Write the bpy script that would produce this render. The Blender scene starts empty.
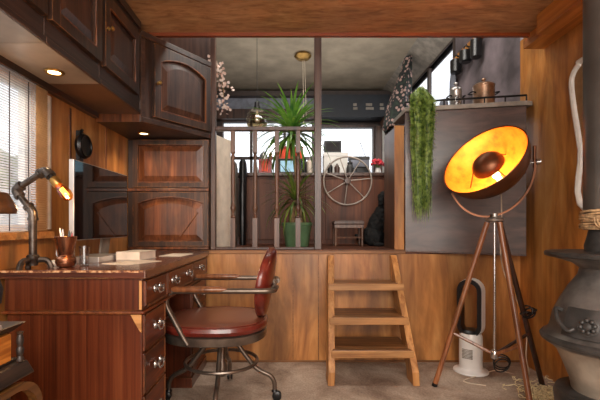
import bpy, bmesh, math, random
from mathutils import Vector, Matrix, noise
random.seed(7)
C = bpy.context.scene.collection
PI = math.pi
V = Vector
CH = 0.945

# ------------------------------------------------------------------ materials
def new_mat(name):
    m = bpy.data.materials.new(name); m.use_nodes = True
    nt = m.node_tree
    return m, nt, nt.nodes['Principled BSDF']
def lin(c):
    return tuple(((x/255)/12.92 if x/255 <= .04045 else ((x/255+.055)/1.055)**2.4) for x in c) + (1,)
def ramp(nt, stops):
    r = nt.nodes.new('ShaderNodeValToRGB')
    els = r.color_ramp.elements
    els[0].position, els[0].color = stops[0]
    els[1].position, els[1].color = stops[-1]
    for p, c in stops[1:-1]:
        e = els.new(p); e.color = c
    return r
def mixc(nt, fac, a, b, mode='MIX'):
    n = nt.nodes.new('ShaderNodeMix'); n.data_type = 'RGBA'; n.blend_type = mode
    for s, v in ((0, fac), (6, a), (7, b)):
        if hasattr(v, 'is_output'): nt.links.new(v, n.inputs[s])
        else: n.inputs[s].default_value = v
    return n.outputs[2]
def tnoise(nt, co, scale, detail=4, rough=.55, dist=0):
    n = nt.nodes.new('ShaderNodeTexNoise')
    n.inputs['Scale'].default_value = scale; n.inputs['Detail'].default_value = detail
    n.inputs['Roughness'].default_value = rough; n.inputs['Distortion'].default_value = dist
    nt.links.new(co, n.inputs['Vector'])
    return n.outputs['Fac']
def coords(nt, scale=(1, 1, 1), kind='Object', rot=(0, 0, 0)):
    tc = nt.nodes.new('ShaderNodeTexCoord'); mp = nt.nodes.new('ShaderNodeMapping')
    mp.inputs['Scale'].default_value = scale; mp.inputs['Rotation'].default_value = rot
    nt.links.new(tc.outputs[kind], mp.inputs['Vector'])
    return mp.outputs['Vector']
def bump(nt, b, h, strength=.2, dist=.01):
    n = nt.nodes.new('ShaderNodeBump'); n.inputs['Strength'].default_value = strength
    n.inputs['Distance'].default_value = dist
    nt.links.new(h, n.inputs['Height']); nt.links.new(n.outputs['Normal'], b.inputs['Normal'])
def edge_mask(nt, radius=.008):
    bv = nt.nodes.new('ShaderNodeBevel'); bv.samples = 4; bv.inputs['Radius'].default_value = radius
    g = nt.nodes.new('ShaderNodeNewGeometry'); d = nt.nodes.new('ShaderNodeVectorMath'); d.operation = 'DOT_PRODUCT'
    nt.links.new(bv.outputs[0], d.inputs[0]); nt.links.new(g.outputs['Normal'], d.inputs[1])
    r = ramp(nt, [(.80, (1, 1, 1, 1)), (.97, (0, 0, 0, 1))])
    nt.links.new(d.outputs['Value'], r.inputs[0])
    return r.outputs[0]
def wood(name, dark, mid, light, axis='z', fine=60, rough=.45, coat=.15, patch=1.6, patch_amt=.45, wear=None, wear_amt=.8, bstr=.15, stretch=.045):
    m, nt, b = new_mat(name)
    s = {'x': (stretch, 1, 1), 'y': (1, stretch, 1), 'z': (1, 1, stretch)}[axis]
    co = coords(nt, s)
    f = tnoise(nt, co, fine, 5, .6, .6)
    r = ramp(nt, [(.30, lin(dark)), (.5, lin(mid)), (.72, lin(light))])
    nt.links.new(f, r.inputs[0])
    s2 = {'x': (.35, 1, 1), 'y': (1, .35, 1), 'z': (1, 1, .35)}[axis]
    p = tnoise(nt, coords(nt, s2), patch, 4, .6, .8)
    pr = ramp(nt, [(.38, (1-patch_amt,)*3+(1,)), (.62, (1.12, 1.1, 1.05, 1))])
    nt.links.new(p, pr.inputs[0])
    col = mixc(nt, 1.0, r.outputs[0], pr.outputs[0], 'MULTIPLY')
    if wear:
        w = edge_mask(nt)
        wn = tnoise(nt, coords(nt), 9, 3)
        wr = ramp(nt, [(.40, (0, 0, 0, 1)), (.60, (wear_amt,)*3+(1,))])
        nt.links.new(wn, wr.inputs[0])
        fac = mixc(nt, 1.0, w, wr.outputs[0], 'MULTIPLY')
        col = mixc(nt, fac, col, lin(wear))
    nt.links.new(col, b.inputs['Base Color'])
    b.inputs['Roughness'].default_value = rough
    b.inputs['Coat Weight'].default_value = coat; b.inputs['Coat Roughness'].default_value = .25
    bump(nt, b, f, bstr, .004)
    return m
def plain(name, c, rough=.5, metal=0, spec=.5, mottled=.15, nscale=12, bstr=0, coat=0, emit=None, estr=0):
    m, nt, b = new_mat(name)
    f = tnoise(nt, coords(nt), nscale, 4)
    c1 = lin([max(0, x*(1-mottled)) for x in c]); c2 = lin([min(255, x*(1+mottled*.6)) for x in c])
    r = ramp(nt, [(.35, c1), (.65, c2)]); nt.links.new(f, r.inputs[0])
    nt.links.new(r.outputs[0], b.inputs['Base Color'])
    b.inputs['Roughness'].default_value = rough; b.inputs['Metallic'].default_value = metal
    b.inputs['Specular IOR Level'].default_value = spec; b.inputs['Coat Weight'].default_value = coat
    if bstr: bump(nt, b, f, bstr, .003)
    if emit:
        b.inputs['Emission Color'].default_value = lin(emit); b.inputs['Emission Strength'].default_value = estr
    return m
def glass(name, tint=(255, 255, 255), gloss=.08, rough=.02):
    m = bpy.data.materials.new(name); m.use_nodes = True; nt = m.node_tree; nt.nodes.clear()
    o = nt.nodes.new('ShaderNodeOutputMaterial'); t = nt.nodes.new('ShaderNodeBsdfTransparent')
    t.inputs[0].default_value = lin(tint)
    g = nt.nodes.new('ShaderNodeBsdfGlossy'); g.inputs['Roughness'].default_value = rough
    lw = nt.nodes.new('ShaderNodeLayerWeight'); lw.inputs[0].default_value = .35
    ma = nt.nodes.new('ShaderNodeMath'); ma.operation = 'MULTIPLY_ADD'
    ma.inputs[1].default_value = .16; ma.inputs[2].default_value = gloss
    nt.links.new(lw.outputs['Facing'], ma.inputs[0])
    mx = nt.nodes.new('ShaderNodeMixShader'); nt.links.new(ma.outputs[0], mx.inputs[0])
    nt.links.new(t.outputs[0], mx.inputs[1]); nt.links.new(g.outputs[0], mx.inputs[2])
    nt.links.new(mx.outputs[0], o.inputs[0])
    return m
def leafmat(name, a, b_, trans=.25, scale=8):
    m, nt, b = new_mat(name)
    f = tnoise(nt, coords(nt), scale, 3)
    r = ramp(nt, [(.35, lin(a)), (.65, lin(b_))]); nt.links.new(f, r.inputs[0])
    nt.links.new(r.outputs[0], b.inputs['Base Color']); b.inputs['Roughness'].default_value = .4
    tr = nt.nodes.new('ShaderNodeBsdfTranslucent'); nt.links.new(r.outputs[0], tr.inputs[0])
    mx = nt.nodes.new('ShaderNodeMixShader'); mx.inputs[0].default_value = trans
    out = [n for n in nt.nodes if n.type == 'OUTPUT_MATERIAL'][0]
    nt.links.new(b.outputs[0], mx.inputs[1]); nt.links.new(tr.outputs[0], mx.inputs[2]); nt.links.new(mx.outputs[0], out.inputs[0])
    return m

M = {}
M['ply_v'] = wood('plywood_upright', (138, 84, 40), (184, 124, 66), (214, 158, 96), 'z', 11, .42, .2, 3.0, .46, bstr=.04, stretch=.14)
M['ply_y'] = wood('plywood_side', (142, 84, 34), (190, 124, 56), (216, 156, 88), 'z', 11, .42, .2, 2.6, .46, bstr=.04, stretch=.14)
M['ceil_ply'] = wood('ceiling_plywood', (144, 100, 64), (178, 132, 90), (200, 158, 114), 'x', 34, .5, .1, 2.4, .34, bstr=.06, stretch=.3)
M['red_trim'] = wood('red_brown_trim', (100, 40, 12), (140, 62, 22), (170, 84, 34), 'x', 40, .4, .2)
M['beam'] = wood('beam_wood', (140, 78, 28), (182, 112, 48), (205, 138, 70), 'y', 30, .42, .2, 2, .3)
M['pine'] = wood('pine', (140, 92, 48), (184, 130, 76), (206, 156, 100), 'x', 34, .5, .1, 3, .3)
M['pine_z'] = wood('pine_upright', (150, 94, 46), (192, 134, 76), (214, 160, 100), 'z', 34, .5, .1, 3, .3)
M['tread'] = wood('worn_tread', (96, 58, 28), (138, 92, 50), (170, 120, 72), 'x', 40, .5, .1, 4, .4)
M['dark'] = wood('dark_stained_oak', (32, 21, 18), (58, 40, 33), (86, 64, 52), 'z', 45, .38, .2, 2.5, .4, wear=(176, 112, 58), wear_amt=.9)
M['dark_h'] = wood('dark_stained_rail', (36, 24, 20), (60, 42, 36), (84, 62, 52), 'y', 45, .4, .15, 2.5, .4, wear=(150, 96, 54), wear_amt=.7)
M['under_sheen'] = plain('window_sheen_underside', (158, 142, 124), .35, coat=.3, mottled=.2, nscale=3)  # window reflection on the cabinet undersides, painted in as a paler colour
M['under_d'] = plain('tan_underside', (96, 68, 48), .35, coat=.3, mottled=.25, nscale=3)
M['panel_w'] = wood('dark_warm_panel', (44, 26, 21), (76, 50, 40), (106, 74, 58), 'z', 40, .42, .15, 3, .5, wear=(176, 108, 58), wear_amt=.9)
M['warm'] = wood('worn_brown_frame', (40, 24, 16), (74, 46, 30), (106, 70, 44), 'z', 40, .42, .1, 4, .45, wear=(206, 132, 62), wear_amt=1.0)
M['panel_c'] = wood('corner_door_panel', (76, 38, 20), (124, 70, 40), (156, 98, 58), 'z', 40, .4, .2, 5, .55, wear=(205, 125, 55), wear_amt=.9)
M['mould'] = wood('worn_moulding', (58, 28, 14), (108, 60, 30), (158, 96, 50), 'z', 30, .35, .3, 6, .5)
M['mahog'] = wood('mahogany', (62, 26, 14), (92, 42, 22), (114, 60, 34), 'z', 75, .3, .35, 1.6, .3, wear=(190, 130, 70), wear_amt=.5, bstr=.05, stretch=.012)
M['mahog_h'] = wood('mahogany_drawer', (62, 24, 10), (106, 48, 20), (142, 78, 36), 'y', 40, .4, .1, 3, .4, wear=(180, 122, 68), wear_amt=.8, bstr=.05)
M['desk_top'] = wood('desk_top_leather', (58, 26, 18), (98, 52, 38), (126, 78, 60), 'x', 26, .22, .5, 3, .4, wear=(214, 168, 110), wear_amt=.95)
M['brown_cab'] = wood('red_brown_cabinet', (58, 28, 15), (98, 52, 29), (126, 74, 44), 'z', 24, .55, .0, 2, .35)
M['baluster'] = wood('baluster_wood', (60, 38, 28), (98, 66, 50), (128, 92, 70), 'z', 30, .4, .2, 3, .3)
M['bal_dark'] = wood('baluster_dark', (48, 31, 26), (78, 54, 46), (102, 76, 64), 'z', 30, .4, .2, 3, .3)
M['greypanel'] = wood('grey_brown_panel', (52, 36, 32), (80, 58, 52), (100, 76, 68), 'x', 18, .38, .3, 2, .3, bstr=.05, stretch=.15)
M['greywall'] = plain('grey_painted_wall', (108, 98, 102), .6, mottled=.35, nscale=3)
M['ceil_up'] = plain('beige_ceiling', (152, 140, 122), .8, mottled=.1, nscale=4)
M['cornice'] = plain('cornice_paint', (140, 132, 122), .6)
M['cream'] = plain('cream_vinyl', (236, 222, 204), .5, mottled=.06)
M['white'] = plain('white_plastic', (226, 224, 220), .3, mottled=.03)
M['whitepaint'] = plain('white_paint', (226, 224, 218), .5, mottled=.05)
M['black'] = plain('black_plastic', (18, 18, 20), .35, mottled=.1)
M['blackmetal'] = plain('black_iron', (28, 26, 26), .4, .6, mottled=.2)
M['iron'] = plain('cast_iron', (104, 101, 98), .42, .45, mottled=.28, nscale=9, bstr=.25)
M['iron_d'] = plain('dark_cast_iron', (70, 69, 68), .45, .4, mottled=.25, nscale=14, bstr=.25)
M['ash'] = plain('pale_lower_stove', (150, 140, 126), .5, .3, mottled=.2, nscale=7, bstr=.2)
M['flue'] = plain('flue_steel', (92, 88, 84), .35, .5, mottled=.12, nscale=4)
M['gun'] = plain('gunmetal_tube', (112, 100, 90), .3, .75, mottled=.2)
M['pipe'] = plain('iron_pipe', (86, 78, 72), .33, .8, mottled=.3, nscale=25, bstr=.2)
M['chrome'] = plain('chrome', (200, 198, 196), .18, .9, mottled=.05)
M['steel'] = plain('brushed_steel', (170, 166, 162), .3, .8, mottled=.1)
M['wheel'] = plain('dull_grey_metal', (168, 156, 146), .5, .4)
M['brass'] = plain('aged_brass', (176, 138, 78), .32, .9, mottled=.2)
M['copper'] = plain('copper', (160, 108, 80), .25, .9, mottled=.2)
M['copper_pot'] = plain('old_copper', (168, 136, 112), .32, .85, mottled=.3)
M['bronze'] = plain('dish_bronze', (108, 68, 46), .38, .75, mottled=.12)
M['walnut'] = wood('walnut_leg', (100, 54, 28), (150, 92, 56), (180, 122, 80), 'z', 50, .35, .3)
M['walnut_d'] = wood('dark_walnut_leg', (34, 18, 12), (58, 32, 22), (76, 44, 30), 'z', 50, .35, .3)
M['silver'] = plain('silver_aluminium', (196, 194, 192), .3, .6, mottled=.03)
def mk_chip():
    m, nt, b = new_mat('chipped_edge')
    f = tnoise(nt, coords(nt), 38, 4, .7); r = ramp(nt, [(.42, lin((86, 44, 26))), (.50, lin((170, 116, 72))), (.60, lin((226, 186, 140)))])
    nt.links.new(f, r.inputs[0]); nt.links.new(r.outputs[0], b.inputs['Base Color']); b.inputs['Roughness'].default_value = .6; return m
M['chip'] = mk_chip()
M['paper'] = plain('paper', (226, 214, 198), .7, mottled=.08)
M['stone_red'] = plain('red_enamel', (150, 24, 22), .3, mottled=.2)
M['orange'] = plain('orange_red', (220, 70, 34), .45, mottled=.2)
M['twine'] = plain('twine', (176, 146, 108), .8, mottled=.25, nscale=60)
M['straw'] = plain('straw', (240, 216, 172), .8, mottled=.2, nscale=40)
M['pot_green'] = plain('green_pot', (98, 132, 96), .35, mottled=.15, nscale=6)
M['soil'] = plain('soil', (50, 36, 26), .9, mottled=.4, nscale=60, bstr=.6)
M['cane'] = plain('plant_cane', (150, 124, 92), .8, mottled=.3, nscale=30, bstr=.4)
M['leaf'] = leafmat('dracaena_leaf', (44, 96, 32), (124, 168, 66))
M['leaf2'] = leafmat('dracaena_leaf_low', (46, 84, 30), (138, 152, 66))
M['grass'] = leafmat('trailing_green', (58, 92, 30), (176, 200, 104), .35, 45)
M['hedge'] = leafmat('hedge_green', (70, 92, 48), (128, 146, 86), .2, 3)
M['fur'] = plain('black_fur', (5, 5, 6), .85, mottled=.3, nscale=50, bstr=.6)
M['cord'] = plain('pale_cord', (206, 190, 168), .6)
M['pink'] = plain('pink_petals', (214, 70, 84), .6, mottled=.25, nscale=30)
M['blush'] = leafmat('blush_petals', (214, 176, 160), (244, 230, 220), .4, 30)
M['frame_dark'] = plain('window_frame_dark', (64, 52, 48), .5)
M['blue_grey'] = plain('blue_grey_blind', (120, 124, 136), .6)
M['darkblue'] = plain('blue_black_panel', (26, 32, 42), .5)
M['chest'] = wood('orange_wood', (150, 82, 26), (204, 128, 52), (228, 160, 84), 'y', 40, .4, .2, 6, .4)
M['arch_wood'] = wood('arch_wood', (70, 42, 20), (120, 78, 38), (150, 104, 56), 'y', 40, .35, .3)
M['chest_blk'] = wood('ebonised_wood', (22, 17, 15), (44, 34, 29), (70, 54, 44), 'y', 50, .5, .1, 5, .3, wear=(120, 84, 50), wear_amt=.5)
M['shade'] = wood('brown_wood_shade', (58, 32, 16), (96, 58, 30), (124, 80, 46), 'x', 30, .4, .3)
M['glass'] = glass('window_glass')
M['smoke'] = glass('smoky_glass', (222, 214, 196), .16)
M['clear'] = glass('clear_glass', (236, 238, 240), .10)
M['pale_wall'] = plain('pale_render', (196, 196, 196), .8, mottled=.05)
M['tarmac'] = plain('tarmac', (150, 150, 148), .9)

def mk_floor():
    m, nt, b = new_mat('worn_beige_floor')
    f = tnoise(nt, coords(nt), 3.2, 8, .68, .6)
    r = ramp(nt, [(.32, lin((128, 106, 90))), (.5, lin((172, 152, 134))), (.68, lin((200, 182, 164)))])
    nt.links.new(f, r.inputs[0])
    s = tnoise(nt, coords(nt), 90, 3); sr = ramp(nt, [(.3, (.72, .72, .72, 1)), (.6, (1.05, 1.05, 1.05, 1))]); nt.links.new(s, sr.inputs[0])
    nt.links.new(mixc(nt, 1, r.outputs[0], sr.outputs[0], 'MULTIPLY'), b.inputs['Base Color'])
    b.inputs['Roughness'].default_value = .85; bump(nt, b, s, .4, .006)
    return m
M['floor'] = mk_floor()
def mk_leather():
    m, nt, b = new_mat('oxblood_leather')
    f = tnoise(nt, coords(nt), 7, 6, .6, .5)
    r = ramp(nt, [(.3, lin((64, 20, 14))), (.52, lin((112, 38, 28))), (.72, lin((140, 68, 50)))])
    nt.links.new(f, r.inputs[0]); 
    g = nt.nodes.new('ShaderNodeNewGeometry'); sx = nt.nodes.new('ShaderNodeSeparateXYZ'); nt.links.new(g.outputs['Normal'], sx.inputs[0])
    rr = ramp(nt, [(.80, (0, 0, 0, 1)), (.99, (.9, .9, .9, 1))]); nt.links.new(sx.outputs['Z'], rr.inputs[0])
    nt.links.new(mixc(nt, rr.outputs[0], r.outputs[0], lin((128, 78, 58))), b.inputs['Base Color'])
    b.inputs['Roughness'].default_value = .3; b.inputs['Coat Weight'].default_value = .25
    v = tnoise(nt, coords(nt), 120, 2); bump(nt, b, v, .15, .002)
    return m
M['leather'] = mk_leather()
def mk_gold():
    m, nt, b = new_mat('gold_leaf')
    f = tnoise(nt, coords(nt), 14, 5, .6)
    r = ramp(nt, [(.3, lin((206, 106, 24))), (.5, lin((238, 146, 34))), (.75, lin((250, 168, 50)))])
    nt.links.new(f, r.inputs[0]); nt.links.new(r.outputs[0], b.inputs['Base Color'])
    b.inputs['Metallic'].default_value = .35; b.inputs['Roughness'].default_value = .5
    bump(nt, b, f, .25, .005)
    return m
M['gold'] = mk_gold()
def mk_floral():
    m, nt, b = new_mat('dark_floral_cloth')
    vo = nt.nodes.new('ShaderNodeTexVoronoi'); vo.inputs['Scale'].default_value = 22
    nt.links.new(coords(nt), vo.inputs['Vector'])
    r = ramp(nt, [(.0, lin((178, 146, 136))), (.36, lin((140, 118, 112))), (.44, lin((24, 24, 30))), (1, lin((44, 56, 46)))])
    nt.links.new(vo.outputs['Distance'], r.inputs[0]); nt.links.new(r.outputs[0], b.inputs['Base Color'])
    b.inputs['Roughness'].default_value = .9
    return m
M['floral'] = mk_floral()
def mk_blind(name, a, tr, base):
    m = bpy.data.materials.new(name); m.use_nodes = True; nt = m.node_tree; nt.nodes.clear()
    o = nt.nodes.new('ShaderNodeOutputMaterial')
    d = nt.nodes.new('ShaderNodeBsdfDiffuse'); t = nt.nodes.new('ShaderNodeBsdfTranslucent'); p = nt.nodes.new('ShaderNodeBsdfTransparent')
    f = tnoise(nt, coords(nt), 20, 3); r = ramp(nt, [(.3, lin([x*.88 for x in base])), (.7, lin(base))]); nt.links.new(f, r.inputs[0])
    nt.links.new(r.outputs[0], d.inputs[0]); nt.links.new(r.outputs[0], t.inputs[0])
    m1 = nt.nodes.new('ShaderNodeMixShader'); m1.inputs[0].default_value = tr
    nt.links.new(d.outputs[0], m1.inputs[1]); nt.links.new(t.outputs[0], m1.inputs[2])
    m2 = nt.nodes.new('ShaderNodeMixShader'); m2.inputs[0].default_value = a
    nt.links.new(m1.outputs[0], m2.inputs[1]); nt.links.new(p.outputs[0], m2.inputs[2]); nt.links.new(m2.outputs[0], o.inputs[0])
    return m
M['slat'] = mk_blind('pale_reed', .5, .75, (232, 230, 228))
M['bamboo'] = mk_blind('bamboo_reed', .15, .35, (206, 172, 130))
M['net'] = mk_blind('white_net', .1, .5, (240, 236, 230))
def emis(name, c, s):
    m = bpy.data.materials.new(name); m.use_nodes = True; nt = m.node_tree; nt.nodes.clear()
    o = nt.nodes.new('ShaderNodeOutputMaterial'); e = nt.nodes.new('ShaderNodeEmission')
    e.inputs[0].default_value = lin(c); e.inputs[1].default_value = s; nt.links.new(e.outputs[0], o.inputs[0]); return m
M['lamp_glow'] = emis('lamp_glow', (255, 226, 160), 9)
M['filament'] = emis('filament', (255, 190, 100), 14)
M['amber'] = glass('amber_bulb_glass', (255, 196, 120), .12, .05)
M['screen_blue'] = plain('lit_display', (150, 190, 210), .2, emit=(150, 190, 210), estr=.5)
M['screen'] = plain('glossy_black_screen', (7, 7, 8), .06, mottled=.02, coat=.6)

# ------------------------------------------------------------------ mesh helpers
ORG = {}
def smoothp(pts, n=6):
    pts = [V(p) for p in pts]; out = []
    for i in range(len(pts)-1):
        p0 = pts[max(i-1, 0)]; p1 = pts[i]; p2 = pts[i+1]; p3 = pts[min(i+2, len(pts)-1)]
        for k in range(n):
            t = k/n
            out.append(.5*((2*p1)+(-p0+p2)*t+(2*p0-5*p1+4*p2-p3)*t*t+(-p0+3*p1-3*p2+p3)*t**3))
    out.append(pts[-1]); return out
def rounded(pts, r, n=5):
    pts = [V(p) for p in pts]; out = [pts[0]]
    for i in range(1, len(pts)-1):
        a = pts[i]-pts[i-1]; b = pts[i+1]-pts[i]
        rr = min(r, a.length*.49, b.length*.49)
        p = pts[i]-a.normalized()*rr; q = pts[i]+b.normalized()*rr
        for k in range(n+1):
            t = k/n; out.append(p.lerp(pts[i], t).lerp(pts[i].lerp(q, t), t))
    out.append(pts[-1]); return out
class MB:
    def __init__(s, mat=None): s.bm = bmesh.new(); s.M = mat or Matrix.Identity(4)
    def v(s, p): return s.bm.verts.new(s.M @ V(p))
    def f(s, vs):
        try: return s.bm.faces.new(vs)
        except ValueError: return None
    def box(s, a, b):
        x0, y0, z0 = a; x1, y1, z1 = b
        return s.hexa([(x0, y0, z0), (x1, y0, z0), (x1, y1, z0), (x0, y1, z0), (x0, y0, z1), (x1, y0, z1), (x1, y1, z1), (x0, y1, z1)])
    def hexa(s, p):
        v = [s.v(q) for q in p]
        for i in ((3, 2, 1, 0), (4, 5, 6, 7), (0, 1, 5, 4), (1, 2, 6, 5), (2, 3, 7, 6), (3, 0, 4, 7)): s.f([v[k] for k in i])
        return s
    def prism(s, loop, d):     # loop of 3d pts, extruded by vector d
        d = V(d); return s.loft([[V(p) for p in loop], [V(p)+d for p in loop]])
    def loft(s, loops, cap=True, closed=True):
        rows = [[s.v(p) for p in L] for L in loops]; n = len(rows[0])
        for a, b in zip(rows, rows[1:]):
            for i in range(n if closed else n-1):
                j = (i+1) % n; s.f([a[i], a[j], b[j], b[i]])
        if cap: s.f(rows[0][::-1]); s.f(rows[-1])
        return s
    def tube(s, pts, r, n=10, cap=True, closed=False):
        pts = [V(p) for p in pts]; m = len(pts)
        rs = r if isinstance(r, (list, tuple)) else [r]*m
        T = []
        for i in range(m):
            if closed: t = pts[(i+1) % m]-pts[i-1]
            else: t = pts[min(i+1, m-1)]-pts[max(i-1, 0)]
            T.append(t.normalized() if t.length > 1e-9 else V((0, 0, 1)))
        up = V((0, 0, 1)) if abs(T[0].z) < .9 else V((1, 0, 0))
        nrm = T[0].cross(up).normalized(); rings = []
        for i in range(m):
            nrm = (nrm - T[i]*nrm.dot(T[i])).normalized(); bn = T[i].cross(nrm)
            rings.append([pts[i]+(nrm*math.cos(a)+bn*math.sin(a))*rs[i] for a in [2*PI*k/n for k in range(n)]])
        if closed: rings.append(rings[0]); cap = False
        return s.loft(rings, cap)
    def lathe(s, prof, o=(0, 0, 0), n=32, ax=(0, 0, 1), sx=1, sy=1, cap=True):
        ax = V(ax).normalized(); q = V((0, 0, 1)).rotation_difference(ax); o = V(o)
        loops = []
        for r, z in prof:
            r = max(r, 1e-4)
            loops.append([o+q @ V((r*sx*math.cos(2*PI*k/n), r*sy*math.sin(2*PI*k/n), z)) for k in range(n)])
        return s.loft(loops, cap)
    def ball(s, c, r, n=16, m=10):
        rx, ry, rz = (r, r, r) if not isinstance(r, (tuple, list)) else r
        prof = [(math.sin(PI*k/m), -math.cos(PI*k/m)) for k in range(m+1)]
        c = V(c)
        return s.loft([[c+V((max(p, 1e-3)*rx*math.cos(2*PI*k/n), max(p, 1e-3)*ry*math.sin(2*PI*k/n), z*rz)) for k in range(n)] for p, z in prof])
    def torus(s, c, R, r, ax=(0, 0, 1), n=40, m=8):
        q = V((0, 0, 1)).rotation_difference(V(ax).normalized()); c = V(c)
        return s.tube([c+q @ V((R*math.cos(2*PI*k/n), R*math.sin(2*PI*k/n), 0)) for k in range(n)], r, m, closed=True)
    def ribbon(s, pts, w, side):
        pts = [V(p) for p in pts]; L = []
        ws = w if isinstance(w, list) else [w]*len(pts)
        for p, ww in zip(pts, ws):
            L.append([s.v(p-side*ww), s.v(p+side*ww)])
        for a, b in zip(L, L[1:]): s.f([a[0], a[1], b[1], b[0]])
        return s
    def build(s, name, mat, parent=None, smooth=False, bev=0, kind=None, label=None, keep=False):
        me = bpy.data.meshes.new(name)
        bmesh.ops.recalc_face_normals(s.bm, faces=s.bm.faces[:])
        o = bpy.data.objects.new(name, me); C.objects.link(o)
        if parent is not None:
            org = ORG[parent.name]; o.parent = parent; ORG[o.name] = org
        else:
            xs = [v.co for v in s.bm.verts]
            org = V((0, 0, 0)) if keep else V(((min(c.x for c in xs)+max(c.x for c in xs))/2, (min(c.y for c in xs)+max(c.y for c in xs))/2, min(c.z for c in xs)))
            o.location = org; ORG[o.name] = org
        for v in s.bm.verts: v.co -= org
        s.bm.to_mesh(me); s.bm.free()
        me.materials.append(mat if not isinstance(mat, str) else M[mat])
        if smooth:
            for p in me.polygons: p.use_smooth = True
            me.set_sharp_from_angle(angle=math.radians(38))
        if bev:
            md = o.modifiers.new('bevel', 'BEVEL'); md.width = bev; md.segments = 2; md.limit_method = 'ANGLE'
        if kind: o['kind'] = kind
        if label: o['label'] = label
        return o
def thing(name, label, cat, loc, group=None):
    o = bpy.data.objects.new(name, None); C.objects.link(o); o.location = loc; o.empty_display_size = .1
    ORG[o.name] = V(loc); return tag(o, label, cat, group)
def tag(o, label, cat, group=None):
    o['label'] = label; o['category'] = cat
    if group: o['group'] = group
    return o
def dup(root, delta, label):
    def cp(o, par):
        c = o.copy(); C.objects.link(c)
        if par is not None: c.parent = par
        for k in list(o.children): cp(k, c)
        return c
    r = cp(root, None); r.location = V(root.location)+V(delta); r['label'] = label
    return r
def frame3(o, x, y, z):
    m = Matrix.Identity(4)
    for i, a in enumerate((x, y, z)):
        for k in range(3): m[k][i] = a[k]
    m.translation = o; return m

# ------------------------------------------------------------------ setting
XL, XR, YB, ZC, ZP, ZU, YF = -1.13, 1.60, 2.78, 2.13, .78, 2.95, 6.0
def S(mb, name, mat, **k): return mb.build(name, mat, kind='structure', keep=True, **k)
b = MB(); b.box((XL-.1, -1.7, -.08), (XR+.1, YB+.05, 0)); S(b, 'floor', 'floor')
# lower left wall with window opening  (y .75..1.76, z .93..1.56)
WY0, WY1, WZ0, WZ1 = .70, 1.79, .92, 1.56
b = MB()
b.box((XL-.08, -1.7, 0), (XL, WY0, ZC+.1)); b.box((XL-.08, WY1, 0), (XL, YB+.4, ZU)); b.box((XL-.08, WY0, 0), (XL, WY1, WZ0)); b.box((XL-.08, WY0, WZ1), (XL, WY1, ZC+.1))
S(b, 'wall_left', 'ply_v')
b = MB(); b.box((XL-.08, YB+.4, ZP-.1), (XL, YF, ZU)); S(b, 'wall_upper_left', 'greywall')
# plywood seams on left wall
b = MB(); 
for y in (2.05, 2.45): b.box((XL, y, .77), (XL+.004, y+.012, 1.55))
S(b, 'trim_1', 'mould')
# right wall with arched window
b = MB()
RY0, RY1, RZ0, RZ1 = 1.30, 2.11, 1.04, 1.82
b.box((XR, -1.7, 0), (XR+.08, RY0, ZC+.1)); b.box((XR, RY1, 0), (XR+.08, YB, ZC+.1)); b.box((XR, RY0, 0), (XR+.08, RY1, RZ0)); b.box((XR, RY0, RZ1), (XR+.08, RY1, ZC+.1))
S(b, 'wall_right', 'ply_y')
# upper right wall with window
UY0, UY1, UZ0, UZ1 = 3.92, 5.35, 1.75, 2.76
b = MB()
b.box((XR, YB, 0), (XR+.08, UY0, ZU)); b.box((XR, UY1, 0), (XR+.08, YF, ZU)); b.box((XR, UY0, 0), (XR+.08, UY1, UZ0)); b.box((XR, UY0, UZ1), (XR+.08, UY1, ZU))
S(b, 'wall_upper_right', 'greywall')
b = MB()
for a0, a1 in ((UZ1, UZ1+.05), (UZ0-.05, UZ0)): b.box((XR-.006, UY0-.04, a0), (XR+.06, UY1+.04, a1))
for a in (UY0-.05, 4.60, UY1): b.box((XR-.006, a, UZ0), (XR+.03, a+.05, UZ1))
wf = S(b, 'window_1', 'frame_dark')
b = MB(); b.box((XR+.035, UY0, UZ0), (XR+.04, UY1, UZ1)); b.build('pane', 'glass', wf)
# cornice strip
b = MB(); b.prism([(XR, 2.5, 2.78), (XR, 2.5, ZU), (1.36, 2.5, ZU)], (0, YF-2.5, 0)); S(b, 'trim_2', 'cornice')
# far wall with two windows
fw = [(-1.0, .33, 1.74, 2.50), (.46, 1.24, 1.74, 2.42)]
b = MB()
b.box((XL, YF, 0), (XR, YF+.08, 1.74)); b.box((XL, YF, 2.50), (XR, YF+.08, ZU)); b.box((XL, YF, 1.74), (-1.0, YF+.08, 2.5))
b.box((.33, YF, 1.74), (.46, YF+.08, 2.5)); b.box((.46, YF, 2.42), (1.24, YF+.08, 2.5)); b.box((1.24, YF, 1.74), (XR, YF+.08, 2.5))
S(b, 'wall_far', 'frame_dark')
for i, (x0, x1, z0, z1) in enumerate(fw):
    b = MB()
    b.box((x0-.03, YF-.03, z0-.03), (x1+.03, YF, z0)); b.box((x0-.03, YF-.03, z1), (x1+.03, YF, z1+.03))
    b.box((x0-.03, YF-.03, z0), (x0, YF, z1)); b.box((x1, YF-.03, z0), (x1+.03, YF, z1))
    if i == 0:
        b.box((x0, YF-.03, 1.94), (x1, YF+.02, 1.98)); b.box((-.60, YF-.03, z0), (-.56, YF+.02, z1)); b.box((-.10, YF-.03, z0), (-.06, YF+.02, z1))
    w = S(b, 'window_%d' % (i+2), 'bal_dark')
    b = MB(); b.box((x0, YF+.03, z0), (x1, YF+.035, z1)); b.build('pane', 'glass', w)
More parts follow.
